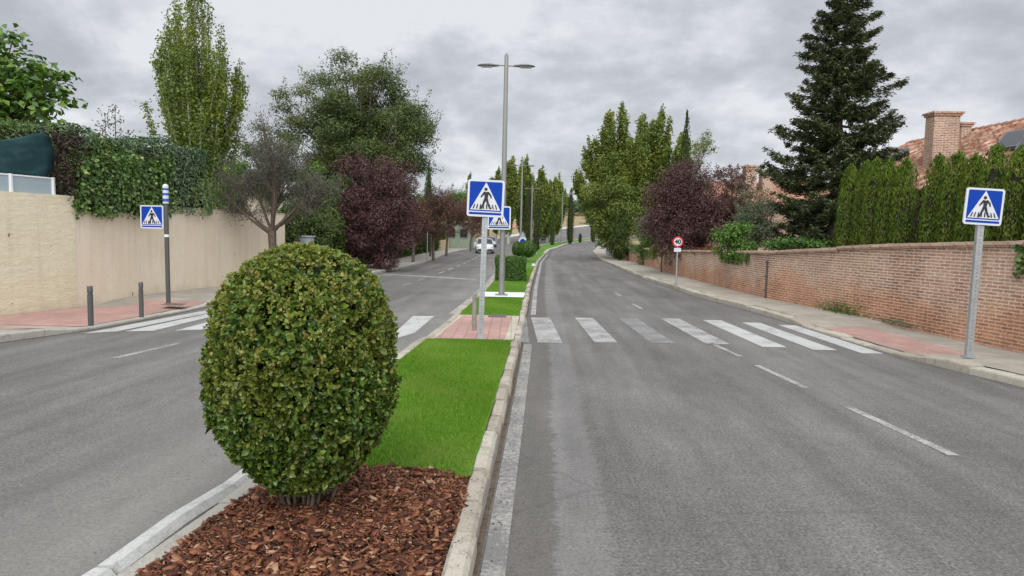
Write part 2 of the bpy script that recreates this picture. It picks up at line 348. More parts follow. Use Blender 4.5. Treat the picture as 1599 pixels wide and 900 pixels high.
# pavements
def pavemat(name, c1, c2, tile, mortar, scale=1.0, c3=None, br=(.3, .3)):
    m = mat(name, c1, .85, 0, .3); t = m.node_tree; o = objc(t)
    b = N(t, 'ShaderNodeTexBrick'); b.offset = .0; b.inputs['Scale'].default_value = 1; b.inputs['Brick Width'].default_value = br[0]; b.inputs['Row Height'].default_value = br[1]
    b.inputs['Mortar Size'].default_value = tile; b.inputs['Color1'].default_value = (*c1, 1); b.inputs['Color2'].default_value = (*c2, 1); b.inputs['Mortar'].default_value = (*mortar, 1)
    t.links.new(o, b.inputs['Vector']); c = b.outputs['Color']
    if c3: c = mix(t, ramp(t, noise(t, o, .7, 5, .7), [(.42, (0, 0, 0)), (.68, (.8, .8, .8))]), c, c3)
    fine = noise(t, o, 40, 4, .8); c = mix(t, .45, c, ramp(t, fine, [(.3, (.3, .3, .3)), (.7, (.7, .7, .7))]), 'OVERLAY')
    c = mix(t, .3, c, ramp(t, noise(t, o, 1.3, 5, .7), [(.3, (.25, .25, .25)), (.7, (.72, .72, .72))]), 'OVERLAY')
    L(m, c, BS(m).inputs['Base Color']); bump(m, M_(t, 'SUBTRACT', fine, b.outputs['Fac']), .4, .006); return m
PAVE = pavemat('pavement_slabs', (.34, .305, .25), (.38, .345, .29), .006, (.20, .18, .15), br=(.4, .4), c3=(.26, .235, .195))
RED = pavemat('red_tiles', (.40, .235, .20), (.46, .29, .25), .008, (.26, .16, .13), br=(.2, .2), c3=(.34, .21, .17))
CONC = noisy('kerb_concrete', (.33, .30, .25), (.46, .43, .36), 5, .85, 45, .5, .3, c3=(.26, .24, .2), s2=1.2)
DIRT = noisy('gutter_dirt', (.07, .055, .04), (.13, .10, .07), 12, .95, 60, .5)
strip('pavement', lambda y: XWL(y)-.15, lambda y: XKL(y)-.16, lambda y: T(y)+HL(y), -12, 118, .5, 4, PAVE)
strip('pavement', lambda y: XKR(y)+.22, lambda y: XWR(y)+.2, lambda y: T(y)+HR(y), -12, 100, .5, 4, PAVE)
def kerb(name, xf, side, hf, y0, y1, seg, w_, m, gap=.012, jit=.004, bev=.018, first=0):
    """stones along xf; side=+1: body lies to +x of xf"""
    me = MB(); y = y0
    while y < y1:
        s_ = seg*random.uniform(.88, 1.12) if seg < 5 else seg
        ya, yb = y+gap/2, y+s_-gap/2; rows = []
        k = 3; j1, j2 = random.uniform(-jit, jit), random.uniform(-jit, jit)*1.6
        for q in range(k):
            yy = ya+(yb-ya)*q/(k-1); x = float(xf(yy))+j1; h = float(hf(yy))+j2+Tf(yy)-(bev*.4 if q in (0, k-1) else 0)
            b0 = Tf(yy)-.06
            prof = [(0, b0), (.0+.006, h-bev), (bev, h), (w_-bev*.7, h+.002), (w_, h-bev*.7), (w_, b0)]
            rows.append([(x+side*px_, yy, z) for px_, z in prof])
        V = [v for r in rows for v in r]; n = 6
        F = [(i*n+j, i*n+j+1, (i+1)*n+j+1, (i+1)*n+j) for i in range(k-1) for j in range(n-1)]+[tuple(range(n)), tuple(reversed(range((k-1)*n, k*n)))]
        if side > 0: F = [tuple(reversed(f)) for f in F]
        me.add(V, F); y += s_
    return struct(me.build(name, m))
def stonemat(name, a, b, d, paint=None):
    m = mat(name, a, .85, 0, .3); t = m.node_tree; o = objc(t)
    c = ramp(t, geo(t).outputs['Random Per Island'], [(0, a), (1, b)])
    c = mix(t, ramp(t, noise(t, o, 7, 6, .75), [(.5, (0, 0, 0)), (.72, (.85, .85, .85))]), c, d)
    fine = noise(t, o, 70, 4, .8); c = mix(t, .5, c, ramp(t, fine, [(.3, (.28, .28, .28)), (.7, (.7, .7, .7))]), 'OVERLAY')
    L(m, c, BS(m).inputs['Base Color']); bump(m, M_(t, 'ADD', fine, noise(t, o, 9, 4, .7)), .5, .012); return m
STONE = stonemat('kerb_stone', (.33, .29, .23), (.50, .46, .38), (.20, .165, .12))
STONEL = stonemat('pale_kerb', (.38, .36, .31), (.46, .44, .38), (.24, .22, .19))
WKERB = stonemat('white_painted_kerb', (.50, .50, .47), (.56, .56, .53), (.31, .30, .27))
kerb('kerb', lambda y: XMR(y)+0.0, -1, HM, -5, 62, .56, .14, STONE, gap=.04, jit=.016, bev=.032)
kerb('kerb', lambda y: XMR(y), -1, lambda y: .12, 62, 160, 6, .3, STONEL)
kerb('kerb', lambda y: XML(y)+.0, 1, lambda y: HM(y)+.0, -5, 6.2, 1.25, .17, WKERB, gap=.02, bev=.055)
kerb('kerb', lambda y: XML(y)+.19, 1, lambda y: HM(y)-.03, -5, 6.2, 1.0, .14, STONEL, bev=.008)
kerb('kerb', lambda y: XML(y)+.0, 1, HM, 6.2, 62, .9, .15, STONE)
kerb('kerb', lambda y: XML(y), 1, lambda y: .12, 62, 160, 6, .3, STONEL)
kerb('kerb', lambda y: XKL(y), -1, lambda y: HL(y)+.002, -12, 118, 1.0, .17, STONEL)
kerb('kerb', lambda y: XKR(y), 1, lambda y: HR(y)+.002, -12, 100, .8, .24, STONE, jit=.01)
strip('gutter', lambda y: XKL(y), lambda y: XKL(y)+.07, lambda y: T(y)+.003, -12, 90, .5, 1, DIRT)
strip('gutter', lambda y: XMR(y), lambda y: XMR(y)+.035, lambda y: T(y)+.003, -6, 60, .5, 1, DIRT)
strip('gutter', lambda y: XKR(y)-.10, lambda y: XKR(y), lambda y: T(y)+.003, -12, 60, .5, 1, noisy('damp_gutter', (.10, .095, .085), (.14, .13, .12), 5))
# median body
SOIL = noisy('median_soil', (.05, .03, .02), (.10, .06, .035), 14, .95, 60, .6)
TURFB = noisy('turf_base', (.07, .165, .012), (.10, .21, .018), 20, .9, 90, .5)
strip('median', lambda y: XML(y)+.1, lambda y: XMR(y)-.1, lambda y: T(y)+HM(y)-.075, -5, 160, .5, 2, SOIL)
def inner(a, b, name, m, h, dl=.14, dr=.13, dy=.25):
    return strip(name, lambda y: XML(y)+dl, lambda y: XMR(y)-dr, lambda y: T(y)+HM(y)+h, a, b, dy, 3, m)
TILEB = pavemat('border_tiles', (.46, .41, .33), (.50, .45, .37), .006, (.3, .25, .2), br=(.2, .2), c3=(.38, .32, .26))
Y_G0, Y_G1, Y_T1, Y_G2, Y_S1 = 4.78, 11.05, 14.45, 18.4, 19.9
inner(Y_G0, Y_G1, 'turf', TURFB, -.015); inner(Y_G1, Y_T1, 'paving', TILEB, 0.0)
strip('paving', lambda y: XML(y)+.2, lambda y: XMR(y)-.28, lambda y: T(y)+HM(y)+.005, Y_G1+.15, Y_T1-.12, .25, 3, RED)
inner(Y_T1, Y_G2, 'turf', TURFB, -.015)
WHITE_STONE = noisy('white_marble_chips', (.66, .66, .64), (.8, .8, .78), 30, .7, 60, .5)
inner(Y_G2, Y_S1, 'stone_strip', WHITE_STONE, 0.0, dy=.5)
inner(Y_S1, 158, 'turf', TURFB, -.012, dy=.5)
quadpoly('drain_grate', [tuple(G(762, 496, .06))[:2], tuple(G(790, 496.5, .06))[:2], tuple(G(791, 494, .06))[:2], tuple(G(763, 493.5, .06))[:2]], mat('grate', (.1, .09, .08), .8), .012, lambda y: Tf(y)+float(HM(y)))
# red patches on side pavements
def patch(pts, hf, h=.004):
    P = [tuple(G(x, y, .06))[:2] for x, y in pts]; return quadpoly('paving', P, RED, h, lambda y: Tf(y)+float(hf(y)))
def clipx(side_strip): pass
strip('paving', lambda y: XWL(y)+.02, lambda y: XKL(y)-.45-.0*y, lambda y: T(y)+HL(y)+.004, 11.0, 14.9, .25, 3, RED)
strip('paving', lambda y: XKL(y)-1.6, lambda y: XKL(y)-.2, lambda y: T(y)+HL(y)+.008, 12.0, 15.9, .25, 3, RED)
strip('paving', lambda y: XKR(y)+.26, lambda y: XKR(y)+1.25, lambda y: T(y)+HR(y)+.004, 10.7, 14.0, .25, 3, RED)
quadpoly('drain_grate', [tuple(G(x, y, .12))[:2] for x, y in [(250, 477), (283, 478.5), (293, 475.5), (262, 474)]], mat('cover_plate', (.13, .09, .07), .8), .012, lambda y: .12)
# ================================================================ turf blades, mulch
def turf(y0, y1, dens, name_label, dl=.15, dr=.14):
    A = (y1-y0)*2.0; n = int(A*dens); y = rng.uniform(y0, y1, n); x = XML(y)+dl+rng.uniform(0, 1, n)*(XMR(y)-XML(y)-dl-dr)
    P = np.stack([x, y, T(y)+HM(y)-.014], 1); d = rng.normal(0, .45, (n, 3)); d[:, 2] = 1
    d[:, 1] += .25*np.sin(x*3+y*1.7); d = unit(d); h = rng.uniform(.018, .036, (n, 1)); s = unit(np.cross(d, rnd(n)))*.0026*(1+(y[:, None]-y0)*.12)
    V = np.stack([P-s, P+s, P+d*h], 1).reshape(-1, 3); F = np.arange(n*3).reshape(-1, 3)
    o = link('artificial_grass', raw_mesh('artificial_grass', V, F), TURF); return tag(o, name_label, 'grass', kind='stuff')
TURF = leafmat('turf_blade', [(0, (.085, .19, .012)), (.5, (.135, .29, .02)), (.85, (.19, .36, .035)), (1, (.27, .40, .08))], .6, .2, spec=.15, patch=(.21, .31, .05), pscale=1.3)
turf(Y_G0-.03, Y_G1, 9500, 'bright green artificial grass on the median between the bark mulch and the red tiles')
turf(Y_T1, Y_G2, 3500, 'bright green artificial grass on the median beyond the red tiles')
turf(Y_S1, 34, 1400, 'bright green artificial grass around the box hedge on the median')
def chips():
    n = 44000; y = rng.uniform(-.2, Y_G0+.05, n)**1.0; x = XML(y)+.30+rng.uniform(0, 1, n)*(XMR(y)-.13-XML(y)-.30)
    edge = np.minimum(x-(XML(y)+.26), (XMR(y)-.13)-x); mound = np.clip(edge/.5, 0, 1)
    z = .075+.055*mound+rng.uniform(0, .025, n)+.01*np.sin(x*9)*np.cos(y*8)
    P = np.stack([x, y, z], 1); size = np.exp(rng.normal(-3.75, .55, n)); size = np.clip(size, .008, .09)
    nrm = unit(rnd(n)*.55+np.array([0, 0, 1.])); d = unit(np.cross(nrm, rnd(n))); s = np.cross(nrm, d)
    l = d*(size*.6)[:, None]; w_ = s*(size*rng.uniform(.09, .30, n))[:, None]; t_ = nrm*(size*rng.uniform(.03, .09, n))[:, None]
    c = []
    for k, (a, b) in enumerate([(-1, -1), (1, -1), (1, 1), (-1, 1)]):
        c.append(P+l*(a*rng.uniform(.6, 1.1, (n, 1)))+w_*(b*rng.uniform(.5, 1.2, (n, 1)))+nrm*rng.uniform(-.004, .006, (n, 1)))
    V = np.stack([q-t_ for q in c]+[q+t_ for q in c], 1).reshape(-1, 3); b = (np.arange(n)*8)[:, None]
    F = np.concatenate([b+np.array(f) for f in [(3, 2, 1, 0), (4, 5, 6, 7), (0, 1, 5, 4), (1, 2, 6, 5), (2, 3, 7, 6), (3, 0, 4, 7)]], 1).reshape(-1, 4)
    m = leafmat('bark', [(0, (.035, .014, .008)), (.3, (.095, .034, .017)), (.6, (.185, .064, .030)), (.82, (.27, .110, .052)), (.94, (.34, .17, .09)), (1, (.46, .30, .19))], .75, 0.0, spec=.3)
    bump(m, noise(m.node_tree, objc(m.node_tree), 160, 3, .8), .5, .004)
    tag(link('bark_mulch', raw_mesh('bark_mulch', V, F), m), 'reddish brown bark mulch chips spread round the egg-shaped bush', 'mulch', kind='stuff')
chips()
# ================================================================ WALLS
def wallmesh(xf, y0, y1, z0f, z1f, th, side, dy=.5):
    """vertical wall following xf(y); side=+1 thickness goes to +x.  returns mesh with uv (length, z)"""
    ys = np.linspace(y0, y1, max(2, int((y1-y0)/dy)+1)); V = []; UV = []; l = 0; prev = None
    for y in ys:
        x = float(xf(y))
        if prev: l += math.hypot(x-prev[0], y-prev[1])
        prev = (x, y); a, b = float(z0f(y)), float(z1f(y))
        V += [(x, y, a), (x, y, b), (x+side*th, y, b), (x+side*th, y, a)]; UV += [(l, a), (l, b), (l, b+th), (l, a)]
    F = []
    for i in range(len(ys)-1):
        for j in range(3): f = (4*i+j, 4*i+4+j, 4*i+5+j, 4*i+1+j); F.append(f if side > 0 else f[::-1])
    n = len(ys)-1; F += [(0, 1, 2, 3), (4*n+3, 4*n+2, 4*n+1, 4*n)] if side > 0 else [(3, 2, 1, 0), (4*n, 4*n+1, 4*n+2, 4*n+3)]
    me = bpy.data.meshes.new('wall'); me.from_pydata(V, [], F); uv = me.uv_layers.new(name='UVMap'); li = 0
    for p in me.polygons:
        ends = p.index >= len(F)-2
        for vi in p.vertices:
            u = UV[vi] if not ends else (V[vi][0]*1.0, V[vi][2])
            uv.data[li].uv = u; li += 1
    return me
def brickmat():
    m = mat('brick', (.4, .25, .2), .88, 0, .25); t = m.node_tree; u = uvc(t); o = objc(t)
    b = N(t, 'ShaderNodeTexBrick'); b.offset = .5; b.inputs['Scale'].default_value = 1; b.inputs['Brick Width'].default_value = .25; b.inputs['Row Height'].default_value = .062
    b.inputs['Mortar Size'].default_value = .013; b.inputs['Mortar Smooth'].default_value = .2; b.inputs['Bias'].default_value = 0
    b.inputs['Color1'].default_value = (.46, .26, .16, 1); b.inputs['Color2'].default_value = (.28, .14, .085, 1); b.inputs['Mortar'].default_value = (.58, .49, .40, 1)
    t.links.new(mix(t, .006, u, N(t, 'ShaderNodeTexNoise').outputs['Color']), b.inputs['Vector']); c = b.outputs['Color']
    pale = ramp(t, noise(t, o, .45, 5, .65), [(.4, (0, 0, 0)), (.6, (.6, .6, .6))]); c = mix(t, pale, c, mix(t, .45, c, (.58, .44, .33)))
    sz = N(t, 'ShaderNodeSeparateXYZ'); t.links.new(u, sz.inputs[0])
    nz = noise(t, o, .42, 4, .62); f = M_(t, 'GREATER_THAN', M_(t, 'SUBTRACT', M_(t, 'MULTIPLY', nz, 2.6), sz.outputs[1]), .62)
    ff = N(t, 'ShaderNodeMapRange'); t.links.new(M_(t, 'SUBTRACT', M_(t, 'MULTIPLY', nz, 2.6), sz.outputs[1]), ff.inputs[0]); ff.inputs[1].default_value = .45; ff.inputs[2].default_value = .9; ff.inputs[4].default_value = .8
    c = mix(t, ff.outputs[0], c, mix(t, .8, c, (.42, .17, .085), 'MIX') if False else mix(t, 1.0, c, (.90, .66, .54), 'MULTIPLY'))
    spk = ramp(t, noise(t, o, 2.2, 6, .8), [(.6, (0, 0, 0)), (.72, (.7, .7, .7))]); c = mix(t, spk, c, (.42, .36, .31))
    c = mix(t, .5, c, ramp(t, noise(t, mapping(t, o, (1, 1, .5)), 1.1, 7, .75), [(.3, (.22, .22, .22)), (.7, (.74, .74, .74))]), 'OVERLAY')
    fine = noise(t, o, 16, 4, .8); c = mix(t, .6, c, ramp(t, fine, [(.3, (.22, .22, .22)), (.7, (.76, .76, .76))]), 'OVERLAY')
    L(m, c, BS(m).inputs['Base Color']); bump(m, M_(t, 'SUBTRACT', M_(t, 'MULTIPLY', fine, .4), b.outputs['Fac']), .7, .012); return m
BRICK = brickmat()
WRTOP = lambda y: np.interp(y, [4, 11, 14.3, 17, 19.5, 29.4, 49, 66], [1.84, 1.8, 1.69, 1.56, 1.42, 1.2, .92, .9])
WSPLIT = 16.3
COPE = stonemat('coping_tiles', (.42, .28, .20), (.56, .42, .33), (.24, .17, .14))
def coping(parent, y0, y1, xf, topf, w_=.36, seg=.30):
    me = MB(); y = y0
    while y < y1-.05:
        s_ = seg; ya, yb = y, min(y+s_-.022, y1); xa, xb = float(xf(ya)), float(xf(yb)); za, zb = float(topf(ya)), float(topf(yb)); dz = random.uniform(0, .008)
        sh = .22
        for lo_, hi_, ins in ((0.002, .035, .03), (.037, .085, -.0)):
            a0, a1 = -.085+ins, w_+.01-ins
            V = [(xa+a0, ya, za+lo_), (xa+a1, ya+sh, za+lo_), (xb+a1, yb+sh, zb+lo_), (xb+a0, yb, zb+lo_)]
            V2 = [(v[0], v[1], v[2]+(hi_-lo_)+dz+(.015 if i in (0, 1) else 0)) for i, v in enumerate(V)]
            me.add(V+V2, [(0, 1, 2, 3), (7, 6, 5, 4), (4, 5, 1, 0), (5, 6, 2, 1), (6, 7, 3, 2), (7, 4, 0, 3)])
        y += s_
    me.build('coping', COPE, parent)
def brick_wall(y0, y1, label, step=0.):
    e_ = empty('brick_wall', label, 'wall', (float(XWR((y0+y1)/2)), (y0+y1)/2, 0))
    me = wallmesh(XWR, y0, y1, lambda y: -.1, lambda y: WRTOP(y)+step, .28, 1)
    o = link('wall_body', me, BRICK, e_); o.matrix_parent_inverse = Matrix.Translation(-Vector(e_.location))
    n0 = len(C.objects); coping(e_, y0, y1, XWR, lambda y: WRTOP(y)+step)
    for c in e_.children: c.matrix_parent_inverse = Matrix.Translation(-Vector(e_.location))
    return e_
brick_wall(-2, WSPLIT, 'near higher stretch of brick wall behind the right crossing sign, topped with slanted coping')
brick_wall(WSPLIT+.003, 66, 'long far stretch of brick wall overgrown by shrubs, running back along the right pavement', -.035)
# pipe fixed on the brick wall
e_ = empty('drain_pipe', 'thin dark vertical pipe with brackets fixed to the brick wall', 'pipe', (float(XWR(19.6))-.03, 19.6, 0))
MB().tube([(0, 0, .12), (0, 0, 1.2)], .025, 8).build('pipe', mat('dark_pipe', (.09, .08, .08), .6), e_)
for z in (.35, .75, 1.15): MB().box((0, 0, z), (.09, .05, .05)).build('bracket', bpy.data.materials['dark_pipe'], e_)
# left rendered walls
def render_wall(name, base, alt, rough_scale, bstr, horiz=0):
    m = mat(name, base, .9, 0, .2); t = m.node_tree; o = objc(t)
    c = ramp(t, noise(t, o, 1.1, 6, .7), [(.3, base), (.7, alt)])
    if horiz: c = mix(t, .35, c, ramp(t, noise(t, mapping(t, o, (.4, .4, 6)), 1.5, 5, .7), [(.3, (.35, .35, .35)), (.7, (.65, .65, .65))]), 'OVERLAY')
    else: c = mix(t, .3, c, ramp(t, noise(t, mapping(t, o, (3, 3, .25)), 1.5, 5, .7), [(.3, (.33, .33, .33)), (.7, (.67, .67, .67))]), 'OVERLAY')
    sz = N(t, 'ShaderNodeSeparateXYZ'); t.links.new(o, sz.inputs[0])
    stk = ramp(t, noise(t, mapping(t, o, (2.6, 2.6, .10)), 1.3, 5, .7), [(.54, (0, 0, 0)), (.74, (.34, .34, .34))]); c = mix(t, M_(t, 'MULTIPLY', stk, ramp(t, sz.outputs[2], [(0, (.2, .2, .2)), (1, (1, 1, 1))])), c, (.40, .34, .26))
    dmp = M_(t, 'SUBTRACT', M_(t, 'MULTIPLY', noise(t, o, 1.6, 5, .7), 1.3), sz.outputs[2]); mr = N(t, 'ShaderNodeMapRange'); t.links.new(dmp, mr.inputs[0]); mr.inputs[1].default_value = .3; mr.inputs[2].default_value = .9; mr.inputs[4].default_value = .45
    c = mix(t, mr.outputs[0], c, (.30, .24, .14))
    sp = ramp(t, noise(t, o, 3.3, 2, .5), [(.735, (0, 0, 0)), (.75, (1, 1, 1))]); c = mix(t, M_(t, 'MULTIPLY', sp, .8), c, (.12, .10, .08))
    fine = noise(t, o if not horiz else mapping(t, o, (.6, .6, 1.6)), rough_scale, 5, .75); L(m, mix(t, .3, c, ramp(t, fine, [(.3, (.3, .3, .3)), (.7, (.7, .7, .7))]), 'OVERLAY'), BS(m).inputs['Base Color'])
    bump(m, fine, bstr, .03); return m
WA = render_wall('cream_roughcast', (.66, .59, .42), (.73, .665, .49), 9, .9, 1)
WB = render_wall('beige_render', (.69, .58, .44), (.75, .65, .51), 20, .25)
o = link('wall', wallmesh(XWL, 2, 14.9, lambda y: -.1, lambda y: 2.46+.0*y, .3, -1), WA); tag(o, 'cream roughcast garden wall carrying the green netting, nearest on the left', 'wall')
WBX = lambda y: XWL(y)-.02
e_ = empty('garden_wall', 'smooth beige rendered wall behind the left crossing sign, below the clipped hedge', 'wall')
link('wall_body', wallmesh(WBX, 14.903, 23.7, lambda y: -.1, lambda y: 2.32+.0*y, .3, -1), WB, e_)
link('coping', wallmesh(lambda y: WBX(y)+.015, 14.92, 23.715, lambda y: 2.322, lambda y: 2.365, .33, -1), noisy('coping_render', (.45, .38, .29), (.52, .45, .36), 3), e_)
# plinth strip / railing and netting on wall A
STEEL = mat('galvanised', (.42, .43, .43), .45, .55); t = STEEL.node_tree
L(STEEL, ramp(t, noise(t, objc(t), 14, 5, .7), [(.3, (.34, .36, .36)), (.7, (.50, .51, .51))]), BS(STEEL).inputs['Base Color'])
DKG = mat('dark_grey_paint', (.085, .09, .085), .5, .2); WHT = mat('white_paint', (.75, .76, .76), .4)
PANG = mat('grey_panel', (.30, .37, .40), .45)
e_ = empty('metal_fence', 'low pale grey sheet fence with white posts on top of the cream wall', 'fence', (0, 0, 0))
xs = lambda y: XWL(y)-.15
link('sheet_panel', wallmesh(xs, 6, 14.55, lambda y: 2.462, lambda y: 2.79, .02, -1), PANG, e_)
link('rail', wallmesh(lambda y: xs(y)+.012, 6, 14.55, lambda y: 2.79, lambda y: 2.82, .045, -1), WHT, e_)
for y in (14.55, 13.65, 12.75, 11.85, 10.9, 10): MB().box((float(xs(y))+.02, y, 2.64), (.05, .05, .37)).build('fence_post', WHT, e_)
def netmat():
    m = mat('shade_net', (.018, .052, .055), .75, 0, .25); t = m.node_tree; o = objc(t)
    L(m, mix(t, ramp(t, noise(t, mapping(t, o, (1, 1, 2)), 1.6, 4, .6, 1.2), [(.45, (0, 0, 0)), (.75, (1, 1, 1))]), (.012, .042, .046), (.03, .08, .085)), BS(m).inputs['Base Color'])
    return m
V = []; ny, nz = 40, 14
for i in range(ny+1):
    y = 6+8.6*i/ny; top = np.interp(y, [6, 11.5, 13.3, 13.9, 14.4, 14.6], [3.2, 3.3, 3.42, 3.56, 3.74, 3.68])+.02*math.sin(y*5)
    for j in range(nz+1):
        z = 2.825+(top-2.825)*j/nz; V.append((float(xs(y))-.03+.035*math.sin(y*3.1+z*4)+.02*math.sin(y*9-z*7)-.25*(j/nz)**3*(1-i/ny), y, z))
F = [(i*(nz+1)+j, (i+1)*(nz+1)+j, (i+1)*(nz+1)+j+1, i*(nz+1)+j+1) for i in range(ny) for j in range(nz)]
mb = MB(); mb.add(V, F, True); o = mb.build('shade_net', netmat()); tag(o, 'dark green shade netting stretched above the cream wall', 'netting')
sm = o.modifiers.new('t', 'SOLIDIFY'); sm.thickness = .006
#--PART2--
# ================================================================ FOLIAGE
BARK = noisy('tree_bark', (.09, .07, .05), (.16, .13, .10), 9, .9, 40, .6)
BARKG = noisy('grey_bark', (.16, .15, .13), (.26, .24, .21), 9, .9, 40, .6)
BARKW = noisy('poplar_bark', (.30, .29, .25), (.42, .40, .35), 5, .9, 30, .4)
LM = {
 'bush': leafmat('topiary_leaf', [(0, (0.027, 0.063, 0.009)), (.35, (0.067, 0.132, 0.017)), (.65, (0.122, 0.213, 0.029)), (.88, (0.207, 0.282, 0.042)), (.985, (0.305, 0.299, 0.074)), (1, (0.293, 0.149, 0.063))], .34, .22, spec=.5, patch=(0.183, 0.207, 0.032), pscale=2.2),
 'bushtip': leafmat('topiary_new_leaf', [(0, (0.101, 0.154, 0.020)), (.4, (0.179, 0.237, 0.035)), (.75, (0.269, 0.286, 0.050)), (.95, (0.325, 0.275, 0.070)), (1, (0.370, 0.187, 0.080))], .4, .25, spec=.45),
 'poplar': leafmat('poplar_leaf', [(0, (0.083, 0.138, 0.024)), (.5, (0.149, 0.219, 0.039)), (.85, (0.215, 0.283, 0.053)), (1, (0.281, 0.324, 0.075))], .5, .3, patch=(0.264, 0.308, 0.030), pscale=.35),
 'poplar2': leafmat('poplar_leaf_b', [(0, (0.072, 0.115, 0.020)), (.5, (0.137, 0.193, 0.034)), (.85, (0.209, 0.263, 0.052)), (1, (0.292, 0.324, 0.079))], .5, .3, patch=(0.274, 0.293, 0.043), pscale=.3),
 'acacia': leafmat('acacia_leaf', [(0, (0.041, 0.077, 0.022)), (.5, (0.079, 0.128, 0.036)), (.9, (0.143, 0.192, 0.054)), (1, (0.228, 0.240, 0.082))], .6, .25, patch=(0.171, 0.192, 0.048), pscale=.35),
 'plum': leafmat('plum_leaf', [(0, (0.044, 0.024, 0.026)), (.5, (0.101, 0.043, 0.046)), (.85, (0.168, 0.078, 0.068)), (1, (0.224, 0.146, 0.086))], .5, .15),
 'plum2': leafmat('plum_leaf_b', [(0, (0.070, 0.030, 0.029)), (.5, (0.140, 0.057, 0.050)), (.85, (0.200, 0.097, 0.070)), (1, (0.200, 0.194, 0.070))], .5, .18),
 'spruce': leafmat('spruce_needle', [(0, (0.038, 0.057, 0.026)), (.5, (0.082, 0.110, 0.049)), (.9, (0.156, 0.177, 0.074)), (1, (0.234, 0.221, 0.094))], .55, .1, spec=.25),
 'thuja': leafmat('thuja_spray', [(0, (0.057, 0.107, 0.013)), (.5, (0.099, 0.173, 0.018)), (.9, (0.152, 0.229, 0.028)), (1, (0.231, 0.197, 0.046))], .6, .2, spec=.2, patch=(0.160, 0.213, 0.023), pscale=1.2),
 'cypress': leafmat('cypress_spray', [(0, (0.033, 0.059, 0.014)), (.6, (0.064, 0.106, 0.020)), (1, (0.109, 0.147, 0.031))], .6, .15, spec=.2),
 'bluehedge': leafmat('blue_conifer_spray', [(0, (0.079, 0.137, 0.082)), (.5, (0.134, 0.205, 0.116)), (1, (0.224, 0.293, 0.146))], .6, .15, spec=.2, patch=(0.224, 0.312, 0.082), pscale=.9),
 'limehedge': leafmat('lime_conifer_spray', [(0, (0.098, 0.168, 0.042)), (.5, (0.154, 0.238, 0.070)), (1, (0.224, 0.308, 0.112))], .6, .2, spec=.2),
 'ivy': leafmat('ivy_leaf', [(0, (0.043, 0.093, 0.017)), (.45, (0.085, 0.170, 0.031)), (.8, (0.145, 0.246, 0.051)), (.95, (0.238, 0.323, 0.085)), (1, (0.340, 0.357, 0.102))], .35, .2, spec=.5),
 'brown': leafmat('dead_spray', [(0, (0.030, 0.015, 0.014)), (.6, (0.054, 0.030, 0.025)), (1, (0.090, 0.054, 0.035))], .7, .1),
 'olive': leafmat('olive_leaf', [(0, (0.086, 0.117, 0.061)), (.5, (0.143, 0.176, 0.099)), (1, (0.229, 0.247, 0.144))], .5, .2),
 'grey': leafmat('grey_twig_leaf', [(0, (0.059, 0.068, 0.045)), (.5, (0.101, 0.107, 0.073)), (.9, (0.142, 0.135, 0.101)), (1, (0.190, 0.147, 0.124))], .7, .2),
 'broad': leafmat('broad_leaf', [(0, (0.039, 0.088, 0.012)), (.5, (0.077, 0.158, 0.020)), (.85, (0.145, 0.263, 0.032)), (1, (0.231, 0.367, 0.050))], .4, .3, spec=.45),
 'bright': leafmat('bright_leaf', [(0, (0.060, 0.132, 0.018)), (.5, (0.102, 0.204, 0.030)), (1, (0.156, 0.264, 0.048))], .5, .3),
 'yellow': leafmat('yellow_leaf', [(0, (0.143, 0.165, 0.022)), (.6, (0.231, 0.242, 0.033)), (1, (0.330, 0.297, 0.055))], .5, .3),
 'orange': leafmat('red_creeper_leaf', [(0, (0.108, 0.036, 0.018)), (.6, (0.204, 0.066, 0.030)), (1, (0.288, 0.132, 0.048))], .5, .25),
 'box': leafmat('box_leaf', [(0, (0.033, 0.083, 0.012)), (.5, (0.063, 0.143, 0.021)), (.9, (0.112, 0.225, 0.036)), (1, (0.195, 0.300, 0.060))], .4, .2),
 'wood': leafmat('far_wood_leaf', [(0, (0.033, 0.072, 0.033)), (.5, (0.068, 0.120, 0.051)), (1, (0.120, 0.180, 0.075))], .7, .15),
}
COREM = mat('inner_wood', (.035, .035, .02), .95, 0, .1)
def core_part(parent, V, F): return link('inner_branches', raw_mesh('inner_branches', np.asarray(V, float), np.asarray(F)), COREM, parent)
def crown(parent, name, parts, m):
    V, F = join(parts) if len(parts) > 1 else parts[0]; return link(name, raw_mesh(name, V, F), m, parent)
def blob(c, r, n, size, out=.6, aspect=.5, shell=.55, fold=.15, up=0):
    """leaves in an ellipsoidal clump, denser toward its surface"""
    d = rnd(n); q = rng.uniform(shell, 1.05, (n, 1)); r = np.asarray(r, float)*np.ones(3)
    P = np.asarray(c)+d*q*r; return leaf_arrays(P, d*out+rnd(n)*(1-out)+np.array([0, 0, up]), size*rng.uniform(.6, 1.25, n), aspect, fold)
def limbs(parent, segs, m=BARK, name='trunk', n=7):
    mb = MB()
    for pts, rad in segs: mb.tube(pts, rad, n, cap=False)
    return mb.build(name, m, parent)
def bez(a, b, c, n=8): return [Vector(a)*(1-t)**2+Vector(b)*2*t*(1-t)+Vector(c)*t*t for t in [i/(n-1) for i in range(n)]]
def tree(name, label, cat, base, group=None): return empty(name, label, cat, base, 0, group)

